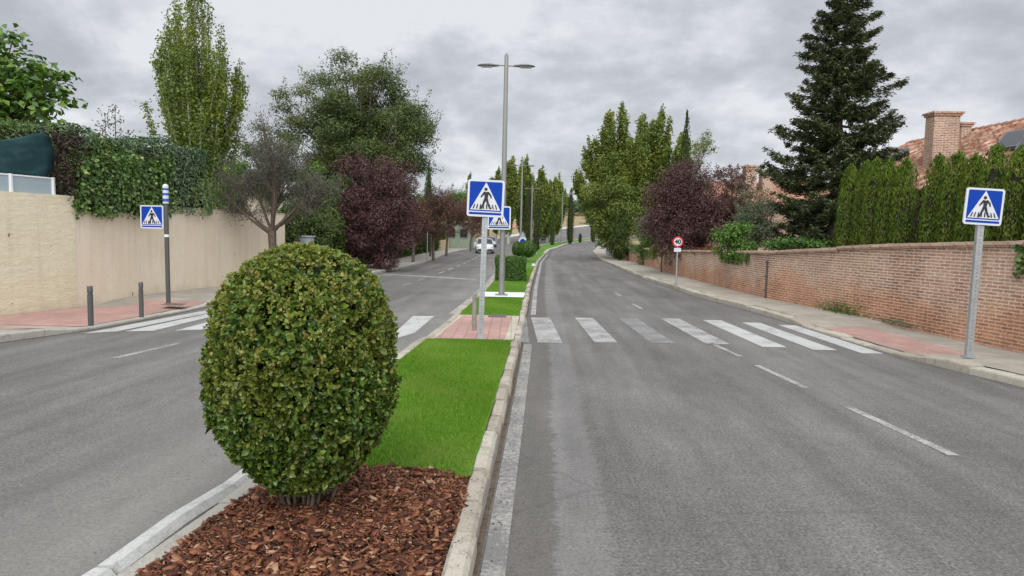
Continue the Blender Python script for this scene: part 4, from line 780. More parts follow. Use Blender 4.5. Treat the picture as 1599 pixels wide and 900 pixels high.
def spruce():
    D = 24.; x = float(at(1311, 180, D).x); H = float(at(1320, -40, D).z); r = tree('spruce_tree', 'tall dark spruce with layered boughs standing behind the brick wall', 'tree', (x, D, 0)); segs = [([(0, 0, -.1), (0, 0, H*.5), (0.05, 0, H)], [.22, .12, .012])]; parts = []
    z = .75; i = 0
    while z < H-.15:
        f = z/H; Lm = np.interp(f, [0, .12, .25, .36, .5, .65, .8, .92, 1.], [1.9, 2.25, 2.4, 2.25, 1.95, 1.7, 1.2, .75, .12]); nb = 10 if f < .75 else 8
        for k in range(nb):
            a = k*2*PI/nb+i*1.1+random.uniform(-.3, .3); Lb = Lm*random.choice((.62, .8, 1.0, 1.12))*random.uniform(.9, 1.05); dz = random.uniform(-.2, .2); dr = random.uniform(-.2, .06)
            P = bez((0, 0, z+dz), (math.cos(a)*Lb*.55, math.sin(a)*Lb*.55, z+dz+dr*Lb-.04), (math.cos(a)*Lb, math.sin(a)*Lb, z+dz+(dr*.4+.16)*Lb), 6); A = np.array([tuple(q) for q in P]); segs.append((P, [.03, .025, .02, .014, .01, .004]))
            side = np.array([-math.sin(a), math.cos(a), 0]); fw = np.array([math.cos(a), math.sin(a), 0])
            ns = int(8+Lb*10)
            for s in range(ns):
                t_ = rng.uniform(.18, 1.0); c = np.array([np.interp(t_, np.linspace(0, 1, 6), A[:, q]) for q in range(3)]); sg = 1 if s % 2 else -1; l = Lb*.36*(1.04-t_)*random.uniform(.6, 1.2)+.07
                d = side*sg*.75+fw*.65+np.array([0, 0, random.uniform(-.28, .12)]); d /= np.linalg.norm(d); m_ = int(16+l*36); u = rng.uniform(0, 1, (m_, 1)); Q = c+d*u*l+rng.normal(0, .045, (m_, 3)); Q[:, 2] -= .28*u[:, 0]*l
                parts.append(leaf_arrays(Q, np.array([0, 0, 1.])+rnd(m_)*.7, rng.uniform(.08, .17, m_), .32, .15, d, .5))
        z += np.interp(f, [0, 1], [.42, .34]); i += 1
    limbs(r, segs, BARK, n=5); crown(r, 'crown', parts, LM['spruce'])
spruce()
# thuja columns behind the brick wall: countable
edge = lambda y: float(XWR(y))+.75
ths = []
y = 17.15; gap_y = 14.9
i = 0
ths = [17.15, 16.68, 16.22, 15.78, 15.36]; y = 14.34
while y > 7.6: ths.append(y); y -= .50*random.uniform(.9, 1.1)
for i, y in enumerate(ths):
    left = y > gap_y; H = (3.66 if left else 3.44+.045*(y-11))+random.uniform(-.11, .07)-(0.12 if left and y < 16 else 0)
    lb = ('bright green thuja column left of the gap in the row, counted %s from the spruce' % ('first', 'second', 'third', 'fourth', 'fifth', 'sixth', 'seventh')[min(i, 6)]) if left else 'bright green thuja column right of the gap in the row, counted %s from the gap' % ('first', 'second', 'third', 'fourth', 'fifth', 'sixth', 'seventh', 'eighth', 'ninth', 'tenth', 'eleventh', 'twelfth', 'thirteenth', 'fourteenth', 'fifteenth', 'sixteenth', 'seventeenth', 'eighteenth')[min(i-sum(1 for q in ths if q > gap_y), 17)]
    column('thuja', lb, 1400+i, y, 0, 0, 'thuja', n=8500, leaf=.075, x=edge(y)+random.uniform(-.05, .05), H=H, W=.34*random.uniform(.82, 1.15), group='thuja columns behind the brick wall', point=.36, aspect=.24)
column('thuja', 'withered brown thuja standing in the gap of the green row', 1440, gap_y, 0, 0, 'brown', n=1500, leaf=.08, x=edge(gap_y)+.1, H=2.9, W=.17, point=.5)
# ivy at the right edge, weeds at the wall foot
def hang(name, lb, y0, y1, z0, z1, n, m, leaf, cat='climber', out=.12):
    y = rng.uniform(y0, y1, n); z = z0+(z1-z0)*rng.uniform(0, 1, n)**.7; x = XWR(y)-rng.uniform(.01, out, n)*(.5+.5*np.sin(y*9+z*7)**2); r = tree(name, lb, cat, (0, 0, 0)); crown(r, 'foliage', [leaf_arrays(np.stack([x, y, z], 1), np.array([-1, 0, .4])+rnd(n)*.6, leaf*rng.uniform(.6, 1.3, n), .7, .15)], LM[m])
    segs = [([(float(XWR((y0+y1)/2))-.02, (y0+y1)/2+random.uniform(-.3, .3), z1), (float(XWR((y0+y1)/2))-.03, (y0+y1)/2+random.uniform(-.3, .3), z0)], [.008, .004]) for _ in range(4)]; limbs(r, segs, BARK, 'stems', 5)
hang('ivy', 'small ivy patch on the brick wall just right of the right crossing sign', 10.6, 11.35, 1.25, 1.86, 420, 'ivy', .08)
hang('ivy', 'ivy hanging over the brick wall at the right edge of the view', 9.8, 10.7, .95, 1.9, 500, 'ivy', .08)
hang('climber', 'thin green climber trailing on the brick wall near the olive tree', 21, 24, .95, 1.36, 500, 'bright', .09)
hang('climber', 'green climber trailing on the far brick wall', 36, 41, .5, 1.15, 500, 'box', .11)
def weeds(lb, y0, y1, n, hh, m='bright', x=None):
    y = rng.normal((y0+y1)/2, (y1-y0)/4, n); xx = XWR(y)-np.abs(rng.normal(0, .10, n)); z = .12+np.abs(rng.normal(0, hh*.5, n)); r = tree('weed', lb, 'plant', (0, 0, 0)); crown(r, 'foliage', [leaf_arrays(np.stack([xx, y, z], 1), rnd(n)+np.array([0, 0, .4]), .05*rng.uniform(.6, 1.4, n), .4, .1)], LM[m])
weeds('weedy green tuft growing at the foot of the brick wall', 15.2, 16.9, 700, .26, 'box'); weeds('dry low weeds along the foot of the brick wall', 13.2, 15.2, 260, .08, 'olive')
# moss/grass tufts in left kerb
def tuft(px, py):
    c = G(px, py, .05); n = 60; P = np.array(c)+rng.normal(0, .02, (n, 3))*np.array([1.6, 1, .3]); return leaf_arrays(P, rnd(n), .03, .2, .1, (0, 0, 1), .6)
for i, (px, D, tp, wd, bt, m_, lb) in enumerate(((905, 172, 350, 22, 362, 'plum2', 'low brown bush in the dry field right of the lone cypress'), (872, 168, 352, 16, 366, 'acacia', 'dark bush in the dry field behind the fourth lamp'), (935, 165, 348, 20, 360, 'acacia', 'dark bush in the dry field beside the overhanging poplar'), (812, 160, 356, 20, 368, 'acacia', 'dark low bush far behind the second lamp'), (775, 150, 350, 22, 366, 'box', 'dark low bush by the pinkish building'))):
    clump_tree('shrub', lb, px, D, tp, wd, bt, 12, .3, m_, (.9, .9, .6), 150, .1, cat='shrub', base_z=Tf(D))
# far woods (cannot be counted)
def wood(lb, xs_, ys_, zt, n, leaf, m, nb):
    r = None; parts = []
    for i in range(nb):
        x = random.uniform(*xs_); y = random.uniform(*ys_); h = random.uniform(*zt); R = random.uniform(2.2, 4.0); parts.append(blob((x, y, Tf(y)+h*.55), (R, R, h*.5), n, leaf, .6, .6, .55)); parts.append(blob((x, y, Tf(y)+h*.5), (R*.75, R*.75, h*.45), n//2, leaf*1.6, .6, .7, .4))
    V, F = join(parts); o = link('far_wood', raw_mesh('far_wood', V, F), LM[m]); tag(o, lb, 'wood', kind='stuff')
wood('distant dark green wood closing the view beyond the bend', (-10, 120), (205, 260), (5, 9), 380, .6, 'wood', 46)
wood('distant dark green wood behind the left gardens', (-150, -12), (130, 200), (5, 8), 330, .55, 'wood', 52)
wood('distant green trees behind the right gardens', (40, 150), (100, 170), (4, 6.5), 330, .55, 'wood', 30)
#--PART3--
# ================================================================ STREET FURNITURE
BLUE = mat('sign_blue', (.006, .048, .33), .6, 0, .12); SWHITE = mat('sign_white', (.62, .63, .65), .5, 0, .2); BLACK = mat('sign_black', (.012, .012, .014), .4); SRED = mat('sign_red', (.55, .02, .025), .35)
def rrect(w_, h_, r_, cx=0, cz=0, n=5):
    P = []
    for sx, sz, a0 in ((1, 1, 0), (-1, 1, 90), (-1, -1, 180), (1, -1, 270)):
        for k in range(n+1): a = math.radians(a0+90*k/n); P.append((cx+sx*(w_/2-r_)+r_*math.cos(a), cz+sz*(h_/2-r_)+r_*math.sin(a)))
    return P
def capsule(a, b, r1, r2, n=6):
    a, b = Vector(a), Vector(b); d = (b-a).normalized(); t = math.atan2(d.y, d.x); P = []
    for k in range(n+1): x = t+PI/2+PI*k/n; P.append((a.x+r1*math.cos(x), a.y+r1*math.sin(x)))
    for k in range(n+1): x = t-PI/2+PI*k/n; P.append((b.x+r2*math.cos(x), b.y+r2*math.sin(x)))
    return P
def panel(parent, S, flip=1):
    """square pedestrian-crossing panel of side S centred at local origin, facing -y"""
    q = S/425.
    f = lambda x, y: ((x-437)*q*flip, (455-y)*q)
    MB().prism(rrect(S, S, S*.07), -.012, .012).build('panel', SWHITE, parent); p = parent.children[-1] if False else None
    pn = [c for c in parent.children if c.name.startswith('panel')][0]
    up = [f(x, y) for x, y in ((262, 262), (632, 262), (632, 597))]; 
    MB().prism(rrect(S*.885, S*.795, S*.035, 0, S*.048), -.0145, -.0125).build('blue_field', BLUE, pn)
    MB().prism(rrect(S*.885, S*.062, S*.02, 0, -S*.413), -.0145, -.0125).build('blue_strip', BLUE, pn)
    MB().prism([f(437, 272), f(262, 590), f(612, 590)], -.0170, -.0150).build('white_triangle', SWHITE, pn)
    mb = MB(); y0, y1 = -.0195, -.0175
    for x in (310, 345, 381, 416, 452, 487, 522, 557): 
        s = (x-434)*.10; mb.prism([f(x-8+s, 578), f(x+8+s, 578), f(x+5-s*.5, 524), f(x-7-s*.5, 524)][::-1], y0, y1)
    MB_ = mb.build('crossing_bars', BLACK, pn)
    mb = MB(); y0, y1 = -.0220, -.0200
    mb.prism([(f(436+19*math.cos(a), 352+19*math.sin(a))) for a in [2*PI*k/14 for k in range(14)]], y0, y1)
    mb.prism([f(416, 384), f(464, 382), f(470, 400), f(458, 470), f(424, 470), f(420, 405)][::-1], y0, y1)
    for k, (a, b, r1, r2) in enumerate((((421, 390), (384, 440), 12, 8), ((463, 390), (492, 418), 12, 9), ((492, 418), (499, 448), 9, 7), ((432, 465), (412, 520), 15, 11), ((412, 520), (388, 572), 11, 9), ((450, 465), (468, 520), 15, 11), ((468, 520), (492, 568), 11, 9), ((388, 574), (374, 572), 8, 6), ((492, 570), (506, 562), 8, 6))):
        P = capsule((0, 0), (1, 0), .1, .1); A, B = f(*a), f(*b); P = capsule(A, B, r1*q, r2*q); mb.prism(P, y0-.0004*(k+1), y1-.0004*(k+1))
    mb.build('walking_figure', BLACK, pn)
    return pn
def rotpole(base, top, r_, name, m, parent, n=10, r2=None):
    mb = MB(); b, t_ = Vector(base), Vector(top); mb.tube([b, b*.5+t_*.5, t_], [r_, ((r2 or r_)+r_)/2, r2 or r_], n); return mb.build(name, m, parent)
def ped_sign(label, bx, by, pcx, pcy, S_px, poleW=.05, yaw=0, pole_top=None, m=STEEL, zb=.12, roll=0):
    b = G(bx, by, zb); D = b.y; c = at(pcx, pcy, D); S = S_px*D/FPX; e_ = empty('crossing_sign', label, 'sign', b)
    lx = c.x-b.x; lz = c.z-b.z; mb = MB(); top = lz+S*.36
    # rectangular perforated post, slightly leaning
    w_, d_ = poleW, poleW*.62; V = []
    for z in (-.02, top):
        x = lx*z/lz; V += [(x-w_/2, -d_/2+.045, z), (x+w_/2, -d_/2+.045, z), (x+w_/2, d_/2+.045, z), (x-w_/2, d_/2+.045, z)]
    mb.add(V, [(3, 2, 1, 0), (4, 5, 6, 7), (0, 1, 5, 4), (1, 2, 6, 5), (2, 3, 7, 6), (3, 0, 4, 7)]); nf = len(mb.f)
    MB().box((0, .045, .012), (w_+.06, d_+.07, .03)).build('base_plate', m, e_)
    h = mb
    for k in range(int((lz-S*.6)/.055)): z = .12+k*.055; h.tube([(lx*z/lz, .045-d_/2-.0012, z), (lx*z/lz, .045-d_/2+.002, z)], .0065, 6)
    po = mb.build('pole', m, e_); po.data.materials.append(BLACK)
    for p_ in po.data.polygons[nf:]: p_.material_index = 1
    pe = panel(e_, S); pe.location = (lx, 0, lz); pe.rotation_euler = (0, roll, yaw)
    for dz in (-.22, .22): MB().box((lx, .026, lz+dz*S), (S*.5, .014, .03)).build('bracket', m, e_)
    return e_
ped_sign('nearest pedestrian crossing sign on its own grey post at the end of the median lawn', 750, 531, 758.5, 310, 57, .09, zb=.05, roll=.03)
ped_sign('pedestrian crossing sign on the right pavement in front of the brick wall', 1515, 559, 1536, 323, 56.5, .095, roll=.05, yaw=-.08)
# bollards
def bollard(label, bx, by, ty, r_, m, zb=.12, group=None):
    b = G(bx, by, zb); h = at(bx, ty, b.y).z-b.z; e_ = empty('bollard', label, 'bollard', b, group=group)
    MB().tube([(0, 0, -.02), (0, 0, h*.78), (0, 0, h*.781)], r_, 14).build('post', m, e_); MB().tube([(0, 0, h*.785), (0, 0, h*.83)], r_*.86, 14).build('groove', m, e_)
    MB().tube([(0, 0, h*.835), (0, 0, h*.985), (0, 0, h)], [r_, r_, r_*.85], 14).build('cap', m, e_)
bollard('dark grey bollard on the left red paving, nearer to the frame edge', 142, 507, 447, .045, DKG, group='dark bollards at the left end of the crossing')
bollard('dark grey bollard on the left red paving, nearer to the sign post', 221, 494, 441, .041, DKG, group='dark bollards at the left end of the crossing')
bollard('weathered grey-brown bollard on the median red tiles beside the near sign', 740.5, 517, 457, .045, noisy('weathered_metal', (.20, .19, .16), (.30, .28, .25), 12, .6, 40, .2), zb=.05)
# left beacon pole
b = G(263, 473, .12); D = b.y; tp = at(259, 318, D); e_ = empty('beacon_pole', 'dark pole on the left pavement topped by a blue and white striped beacon', 'pole', b); dx = tp.x-b.x; H = tp.z-b.z
rotpole((0, 0, -.02), (dx, 0, H), .048, 'pole', DKG, e_, 12)
MB().tube([(dx*.66, 0, H*.665), (dx*.66, 0, H*.69)], .054, 12).build('band', WHT, e_)
h2 = at(258.5, 291, D).z-b.z
bc = rotpole((dx, 0, H), (dx*1.15, 0, h2), .062, 'beacon', SWHITE, e_, 14)
BL2 = mat('beacon_blue', (.02, .10, .42), .35)
for a, c in ((.10, .28), (.46, .60), (.76, .88)): rotpole((dx*1.05, 0, H+(h2-H)*a), (dx*1.08, 0, H+(h2-H)*c), .0645, 'stripe', BL2, bc, 14)
MB().tube([(dx*1.15, 0, h2), (dx*1.15, 0, h2+.03), (dx*1.15, 0, h2+.05)], [.062, .05, .01], 14).build('dome', SWHITE, bc)
c = at(237.5, 339, D); e2 = empty('crossing_sign', 'pedestrian crossing sign fixed to the striped beacon pole on the left pavement', 'sign', (c.x, D-.0, c.z)); pn = panel(e2, 36*D/FPX)
MB().box((.24, .03, .12), (.18, .02, .03)).build('bracket', DKG, e2); MB().box((.24, .03, -.12), (.18, .02, .03)).build('bracket', DKG, e2)
# street lamps
GALV = mat('lamp_metal', (.27, .27, .25), .5, .5); LAMPD = mat('lamp_head', (.16, .17, .17), .4, .4); LENS = mat('lamp_lens', (.5, .5, .48), .2)
def lamp(label, x, D, zb, H, arm, lean=0., rr=.075, skirt=True):
    e_ = empty('street_lamp', label, 'street lamp', (x, D, zb), group='double-armed street lamps on the median')
    rotpole((0, 0, -.05), (lean*H, 0, H), rr, 'pole', GALV, e_, 14, rr*.62)
    MB().box((0, 0, .01), (.34, .34, .03)).build('base_plate', GALV, e_)
    MB().box((0, -rr-.001, .75), (.09, .02, .32)).build('service_door', GALV, e_)
    za = H*.955; lx = lean*za
    MB().tube([(lx-arm*.34, 0, za+.02), (lx+arm*.34, 0, za-.0)], .02, 8).build('arm', GALV, e_)
    for s in (-1, 1):
        mb = MB(); L0, L1 = arm*.26, arm; X = np.linspace(L0, L1, 7); wd = [.05, .075, .12, .15, .15, .12, .05]; hh = [.035, .045, .06, .065, .055, .04, .015]; V = []
        for xx, w_, h_ in zip(X, wd, hh): V += [(lx+s*xx, w_*math.cos(a), za+.0+h_*math.sin(a)*(.9 if math.sin(a) > 0 else .45)) for a in [2*PI*k/10 for k in range(10)]]
        F = [(i*10+k, i*10+(k+1) % 10, (i+1)*10+(k+1) % 10, (i+1)*10+k)[::s] for i in range(6) for k in range(10)]; mb.add(V, F, True); mb.add(V[:10], [tuple(range(10))]); mb.add(V[-10:], [tuple(range(9, -1, -1))])
        hd = mb.build('lamp_head', LAMPD, e_); MB().box((lx+s*(L0+L1)*.54, 0, za-.032), ((L1-L0)*.5, .16, .012)).build('lens', LENS, hd)
    MB().tube([(lean*H, 0, H), (lean*H, 0, H+.05)], .02, 8).build('photocell', GALV, e_)
    return e_
b = G(783, 461, .12); D = b.y; tp = at(791, 86, D)
LX = b.x
lamp('nearest double-armed street lamp, standing on the white stone strip of the median', b.x, D, .12, tp.z-.12, 44*D/FPX, lean=(tp.x-b.x)/(tp.z-.12), rr=.085)
for px, D, tpx, am, lb in ((813.5, 44, 252, 20, 'second double-armed street lamp, rising behind the box hedge'), (830, 64, 290, 13, 'third street lamp, half hidden by far poplars and cypress'), (877.5, 98, 301, 9, 'fourth and farthest double-armed street lamp near the bend')):
    t_ = at(px, tpx, D); lamp(lb, float(at(px-1, 380, D).x), D, Tf(D)+.1, t_.z-Tf(D)-.1, am*D/FPX, lean=.005, rr=.085 if D < 90 else .1)
# second median crossing sign on the near lamp
D = b.y-.12; c = at(779.5, 340.5, D); e2 = empty('crossing_sign', 'pedestrian crossing sign fixed to the near lamp pole, partly hidden by the nearest sign', 'sign', (c.x, D-.02, c.z)); panel(e2, 36*D/FPX)
for z in (-.18, .18): MB().box((LX+.03-c.x, .06, z), (.2, .05, .035)).build('clamp', STEEL, e2)
# 40 sign
b = G(1056, 448, .12); D = b.y; c = at(1058.5, 378, D); e_ = empty('speed_limit_sign', 'round red-rimmed 40 speed limit sign with a small white plate on the right pavement', 'sign', b)
lx, lz = c.x-b.x, c.z-b.z; R = 8.4*D/FPX
rotpole((0, .03, -.02), (lx, .03, lz+R*.5), .028, 'pole', STEEL, e_, 8)
circ = lambda r_, n=32, cx=0, cz=0: [(cx+r_*math.cos(2*PI*k/n), cz+r_*math.sin(2*PI*k/n)) for k in range(n)]
pn = MB().prism(circ(R), -.010, .006).build('red_disc', SRED, e_); pn.location = (lx, 0, lz)
MB().prism(circ(R*.74), -.0135, -.0115).build('white_disc', SWHITE, pn)
def text(s, size, parent, m, loc, name='lettering', ext=.001, bold=.0):
    cu = bpy.data.curves.new(name, 'FONT'); cu.body = s; cu.size = size; cu.align_x = 'CENTER'; cu.align_y = 'CENTER'; cu.extrude = ext; cu.offset = bold
    o = bpy.data.objects.new(name, cu); C.objects.link(o); dg = bpy.context.evaluated_depsgraph_get(); me = bpy.data.meshes.new_from_object(o.evaluated_get(dg)); bpy.data.objects.remove(o)
    me.transform(Matrix.Rotation(PI/2, 4, 'X')); x = link(name, me, m, parent); x.location = loc; return x
text('40', R*1.15, pn, BLACK, (0, -.016, 0), 'numerals', bold=.008)
MB().prism(rrect(R*1.3, R*.72, .02, lx, lz-R*1.48), -.006, .004).build('plate', SWHITE, e_)
# thin post on left pavement
b = G(667, 407, .12); e_ = empty('sign_post', 'thin bare grey post on the left pavement near the plum trees', 'post', b); MB().tube([(0, 0, 0), (0, 0, 2.05)], .032, 8).build('post', STEEL, e_); MB().tube([(0, 0, 2.05), (0, 0, 2.08)], [.036, .02], 8).build('cap', STEEL, e_)
# far round / triangular signs
CARS_G = mat('sign_grey', (.34, .35, .35), .6)
e_ = empty('traffic_sign', 'small triangular sign above a round blue sign by the second lamp', 'sign', (float(at(816, 385, 43.4).x), 43.4, .1)); z0 = float(at(816, 369, 43.4).z)-.1
MB().tube([(0, .03, 0), (0, .03, z0+.25)], .03, 8).build('pole', STEEL, e_)
MB().prism([(-.24, z0-.14), (.24, z0-.14), (0, z0+.28)][::-1], -.01, .005).build('triangle_panel', CARS_G, e_)
z1_ = float(at(816, 377, 43.4).z)-.1; MB().prism(circ(.26, 24, 0, z1_), -.012, .004).build('round_panel', SWHITE, e_); MB().prism(circ(.16, 24, 0, z1_), -.016, -.013).build('round_mark', BLUE, e_)
# cabinet behind the egg bush
D = 25.2; c = at(476, 400, D); e_ = empty('utility_cabinet', 'pale grey utility cabinet whose top shows over the egg bush', 'cabinet', (c.x, D, .12)); zt = float(at(476, 368, D).z)-.12
CAB = noisy('cabinet_grey', (.33, .35, .37), (.40, .42, .44), 4, .6, 40, .1)
MB().box((0, 0, zt/2-.03), (.56, .4, zt-.06)).build('cabinet_body', CAB, e_); MB().box((0, 0, zt-.03), (.66, .48, .05)).build('lid', CAB, e_); MB().box((0, -.205, zt/2), (.46, .012, zt-.3)).build('door', CAB, e_)
# ground marker boxes
for px, py, lb in ((833, 415.5, 'small white marker box beside the median kerb, nearer'), (836.5, 396, 'small white marker box beside the median kerb, farther')):
    b = G(px, py, .12); e_ = empty('marker_box', lb, 'marker', b, group='white marker boxes on the median'); MB().box((0, 0, .05), (.20, .2, .10), taper=.85).build('box', SWHITE, e_); MB().box((0, 0, .11), (.16, .16, .02)).build('lid', WHT, e_)
# ================================================================ CARS
CARW = mat('car_white', (.72, .73, .74), .25); BS(CARW).inputs['Coat Weight'].default_value = .6; GLASS = mat('car_glass', (.02, .025, .03), .08); TYRE = mat('tyre', (.02, .02, .02), .8); RIM = mat('rim', (.4, .4, .42), .35, .7); TRIM = mat('black_trim', (.025, .025, .028), .5); HEADL = mat('headlight_glass', (.55, .57, .6), .12); CARS_ = mat('car_silver', (.42, .44, .46), .3, .4)
def car(label, px, py, wpx, m):
    b = G(px, py, 0); D = b.y; e_ = empty('parked_car' if False else 'car', label, 'car', b, math.radians(4)); W = 1.78; S = wpx*D/FPX/W
    e_.scale = (S, S, S)
    # stations along y (front at y=0, length 4.3): half width, z bottom, z top
    st = [(0.0, .74, .30, .62), (.10, .82, .22, .74), (.45, .87, .20, .86), (1.15, .89, .20, .98), (2.2, .89, .20, 1.0), (3.6, .88, .22, 1.02), (4.15, .84, .26, .98), (4.3, .78, .34, .85)]; V = []
    for y, hw, z0_, z1_ in st: V += [(-hw*.96, y, z0_), (-hw, y, (z0_+z1_)*.5), (-hw*.93, y, z1_), (0, y, z1_+.03), (hw*.93, y, z1_), (hw, y, (z0_+z1_)*.5), (hw*.96, y, z0_), (0, y, z0_)]
    F = [(i*8+k, i*8+(k+1) % 8, (i+1)*8+(k+1) % 8, (i+1)*8+k) for i in range(len(st)-1) for k in range(8)]+[tuple(range(7, -1, -1)), tuple(range(len(V)-8, len(V)))]
    mb = MB(); mb.add(V, F, True); mb.build('body', m, e_)
    cab = [(1.05, .80, .99, .99), (1.75, .70, .97, 1.42), (2.3, .66, .97, 1.47), (3.2, .66, .98, 1.44), (3.95, .74, 1.0, 1.03)]; V = []
    for y, hw, z0_, z1_ in cab: V += [(-.82, y, z0_-.02), (-hw, y, z1_), (0, y, z1_+.025), (hw, y, z1_), (.82, y, z0_-.02)]
    F = [(i*5+k, i*5+k+1, (i+1)*5+k+1, (i+1)*5+k) for i in range(4) for k in range(4)]; mb = MB(); mb.add(V, F); mb.build('cabin_glass', GLASS, e_)
    V = [(-.69, 1.72, 1.425), (.69, 1.72, 1.425), (.66, 2.3, 1.50), (.66, 3.2, 1.475), (.66, 3.35, 1.42), (-.66, 3.35, 1.42), (-.66, 3.2, 1.475), (-.66, 2.3, 1.50)]; mb = MB(); mb.add(V, [(0, 1, 2, 7), (7, 2, 3, 6), (6, 3, 4, 5)]); mb.build('roof', m, e_)
    for s in (-1, 1): mb = MB(); mb.tube([(s*.81, 1.05, 1.0), (s*.71, 1.74, 1.43), (s*.67, 3.2, 1.46), (s*.78, 3.95, 1.03)], .03, 6); mb.build('pillar', m, e_)
    MB().box((0, -.0, .36), (1.5, .10, .2)).build('lower_grille', TRIM, e_); MB().box((0, .05, .62), (.7, .08, .10)).build('upper_grille', TRIM, e_); MB().box((0, -.055, .42), (.5, .02, .1)).build('number_plate', SWHITE, e_)
    for s in (-1, 1):
        MB().box((s*.62, .07, .66), (.30, .12, .13), -s*.25).build('headlight', HEADL, e_); MB().box((s*.96, 1.25, 1.02), (.16, .1, .12)).build('mirror', m, e_)
        for y in (.82, 3.45):
            wh = MB().tube([(s*.72, y, .32), (s*.90, y, .32)], .32, 20).build('wheel', TYRE, e_); MB().tube([(s*.86, y, .32), (s*.907, y, .32)], .19, 16).build('rim', RIM, wh)
    return e_
car('white car driving towards the camera in the left lane, the nearer one', 757.5, 396.5, 28, CARW)
car('pale car farther back in the left lane behind the white one', 766, 386.5, 19, CARS_)
# ================================================================ BUILDINGS
def tilemat():
    m = mat('roof_tiles', (.4, .2, .13), .85, 0, .25); t = m.node_tree; u = uvc(t); o = objc(t)
    b = N(t, 'ShaderNodeTexBrick'); b.offset = .5; b.inputs['Scale'].default_value = 1; b.inputs['Brick Width'].default_value = .20; b.inputs['Row Height'].default_value = .34; b.inputs['Mortar Size'].default_value = .012; b.inputs['Color1'].default_value = (.50, .30, .22, 1); b.inputs['Color2'].default_value = (.34, .15, .10, 1); b.inputs['Mortar'].default_value = (.09, .06, .05, 1)
    t.links.new(u, b.inputs['Vector']); c = mix(t, .6, b.outputs['Color'], ramp(t, noise(t, mapping(t, u, (3.7, 2.4, 1)), 1.4, 3, .75), [(.36, (.24, .10, .07)), (.48, (.48, .23, .14)), (.6, (.66, .50, .38))])); L(m, c, BS(m).inputs['Base Color']); return m
TILE = tilemat()
def tiled_slope(name, parent, P0, P1, Q0, Q1, m, pitch=.27, rows=.42):
    """barrel-tile surface between ridge P0-P1 and eave Q0-Q1"""
    P0, P1, Q0, Q1 = map(Vector, (P0, P1, Q0, Q1)); Lr = (P1-P0).length; Ls = (Q0-P0).length; nu = int(Lr/pitch)*6; nv = int(Ls/rows); nrm = (P1-P0).cross(Q0-P0).normalized()
    if nrm.z < 0: nrm = -nrm
    V = []; UV = []
    for j in range(nv*2+2):
        v = (j//2+(j % 2)*1.0)/nv if j < nv*2 else 1.0; v = min(1, v); lift = .045 if j % 2 else 0.0
        for i in range(nu+1):
            u = i/nu; p = (P0*(1-u)+P1*u)*(1-v)+(Q0*(1-u)+Q1*u)*v; V.append(p+nrm*(.062*math.cos(2*PI*i/6)+lift+.022*math.sin((i//6)*1.7+(j//2)*2.3)+.012*math.sin((i//6)*5.31+(j//2)*3.1))); UV.append((u*Lr, v*Ls))
    n = nu+1; F = [(j*n+i, j*n+i+1, (j+1)*n+i+1, (j+1)*n+i) for j in range(nv*2+1) for i in range(nu)]
    me = bpy.data.meshes.new(name); me.from_pydata([tuple(v) for v in V], [], F); uv = me.uv_layers.new(name='UVMap'); li = np.zeros(len(me.loops), np.int32); me.loops.foreach_get('vertex_index', li); uv.data.foreach_set('uv', np.array(UV, np.float32)[li].ravel()); me.polygons.foreach_set('use_smooth', [True]*len(F)); return link(name, me, m, parent)
HB = BRICK.copy(); HB.name = 'house_brick'
def boxuv(name, c, d, m, parent, rz=0, top_w=0):
    mb = MB(); mb.box(c, d, rz); o = mb.build(name, m, parent); me = o.data; uv = me.uv_layers.new(name='UVMap')
    for p in me.polygons:
        nx_, ny_, nz_ = p.normal
        for li in p.loop_indices:
            v = me.vertices[me.loops[li].vertex_index].co; uv.data[li].uv = (v.x if abs(ny_) > .5 else v.y, v.z) if abs(nz_) < .5 else (v.x, v.y)
    return o
e_ = empty('brick_house', 'brick house with terracotta tiled roof, skylights and two chimneys behind the thuja row', 'house')
A0 = at(1417, 224, 32); A1 = at(1600, 190, 25.5); A1 = A0+(A1-A0)*1.9; z = (A0.z+A1.z)/2; A0.z = A1.z = z
dirn = (A1-A0).normalized(); off = Vector((dirn.y, -dirn.x, 0)); off = off if off.x < 0 else -off; off = off*5.0+Vector((0, 0, -2.75))
roof = tiled_slope('roof', e_, A0, A1, A0+off, A1+off, TILE)
rid = MB(); k = 0; Lr = (A1-A0).length
while k*.38 < Lr: p = A0+dirn*(k*.38); rid.tube([p+Vector((0, 0, .01)), p+dirn*.40+Vector((0, 0, .03))], [.10, .125], 8); k += 1
rid.build('ridge_tiles', TILE, roof)
off2 = Vector((-off.x, -off.y, off.z)); tiled_slope('roof', e_, A0, A1, A0+off2, A1+off2, TILE)
inn = .35; c0, c1 = A0+off*.93+dirn*inn, A1+off*.93-dirn*inn; c2, c3 = A0+off2*.93+dirn*inn, A1+off2*.93-dirn*inn; ze = c0.z-.05
mb = MB(); mb.add([(c0.x, c0.y, -.1), (c1.x, c1.y, -.1), (c3.x, c3.y, -.1), (c2.x, c2.y, -.1), (c0.x, c0.y, ze), (c1.x, c1.y, ze), (c3.x, c3.y, ze), (c2.x, c2.y, ze), tuple(A0+dirn*inn-Vector((0, 0, .12))), tuple(A1-dirn*inn-Vector((0, 0, .12)))], [(0, 1, 5, 4), (2, 3, 7, 6), (1, 2, 6, 9, 5), (3, 0, 4, 8, 7)]); wl = mb.build('wall', HB, e_); uv = wl.data.uv_layers.new(name='UVMap')
for p in wl.data.polygons:
    for li in p.loop_indices: v = wl.data.vertices[wl.data.loops[li].vertex_index].co; uv.data[li].uv = (v.x+v.y, v.z)
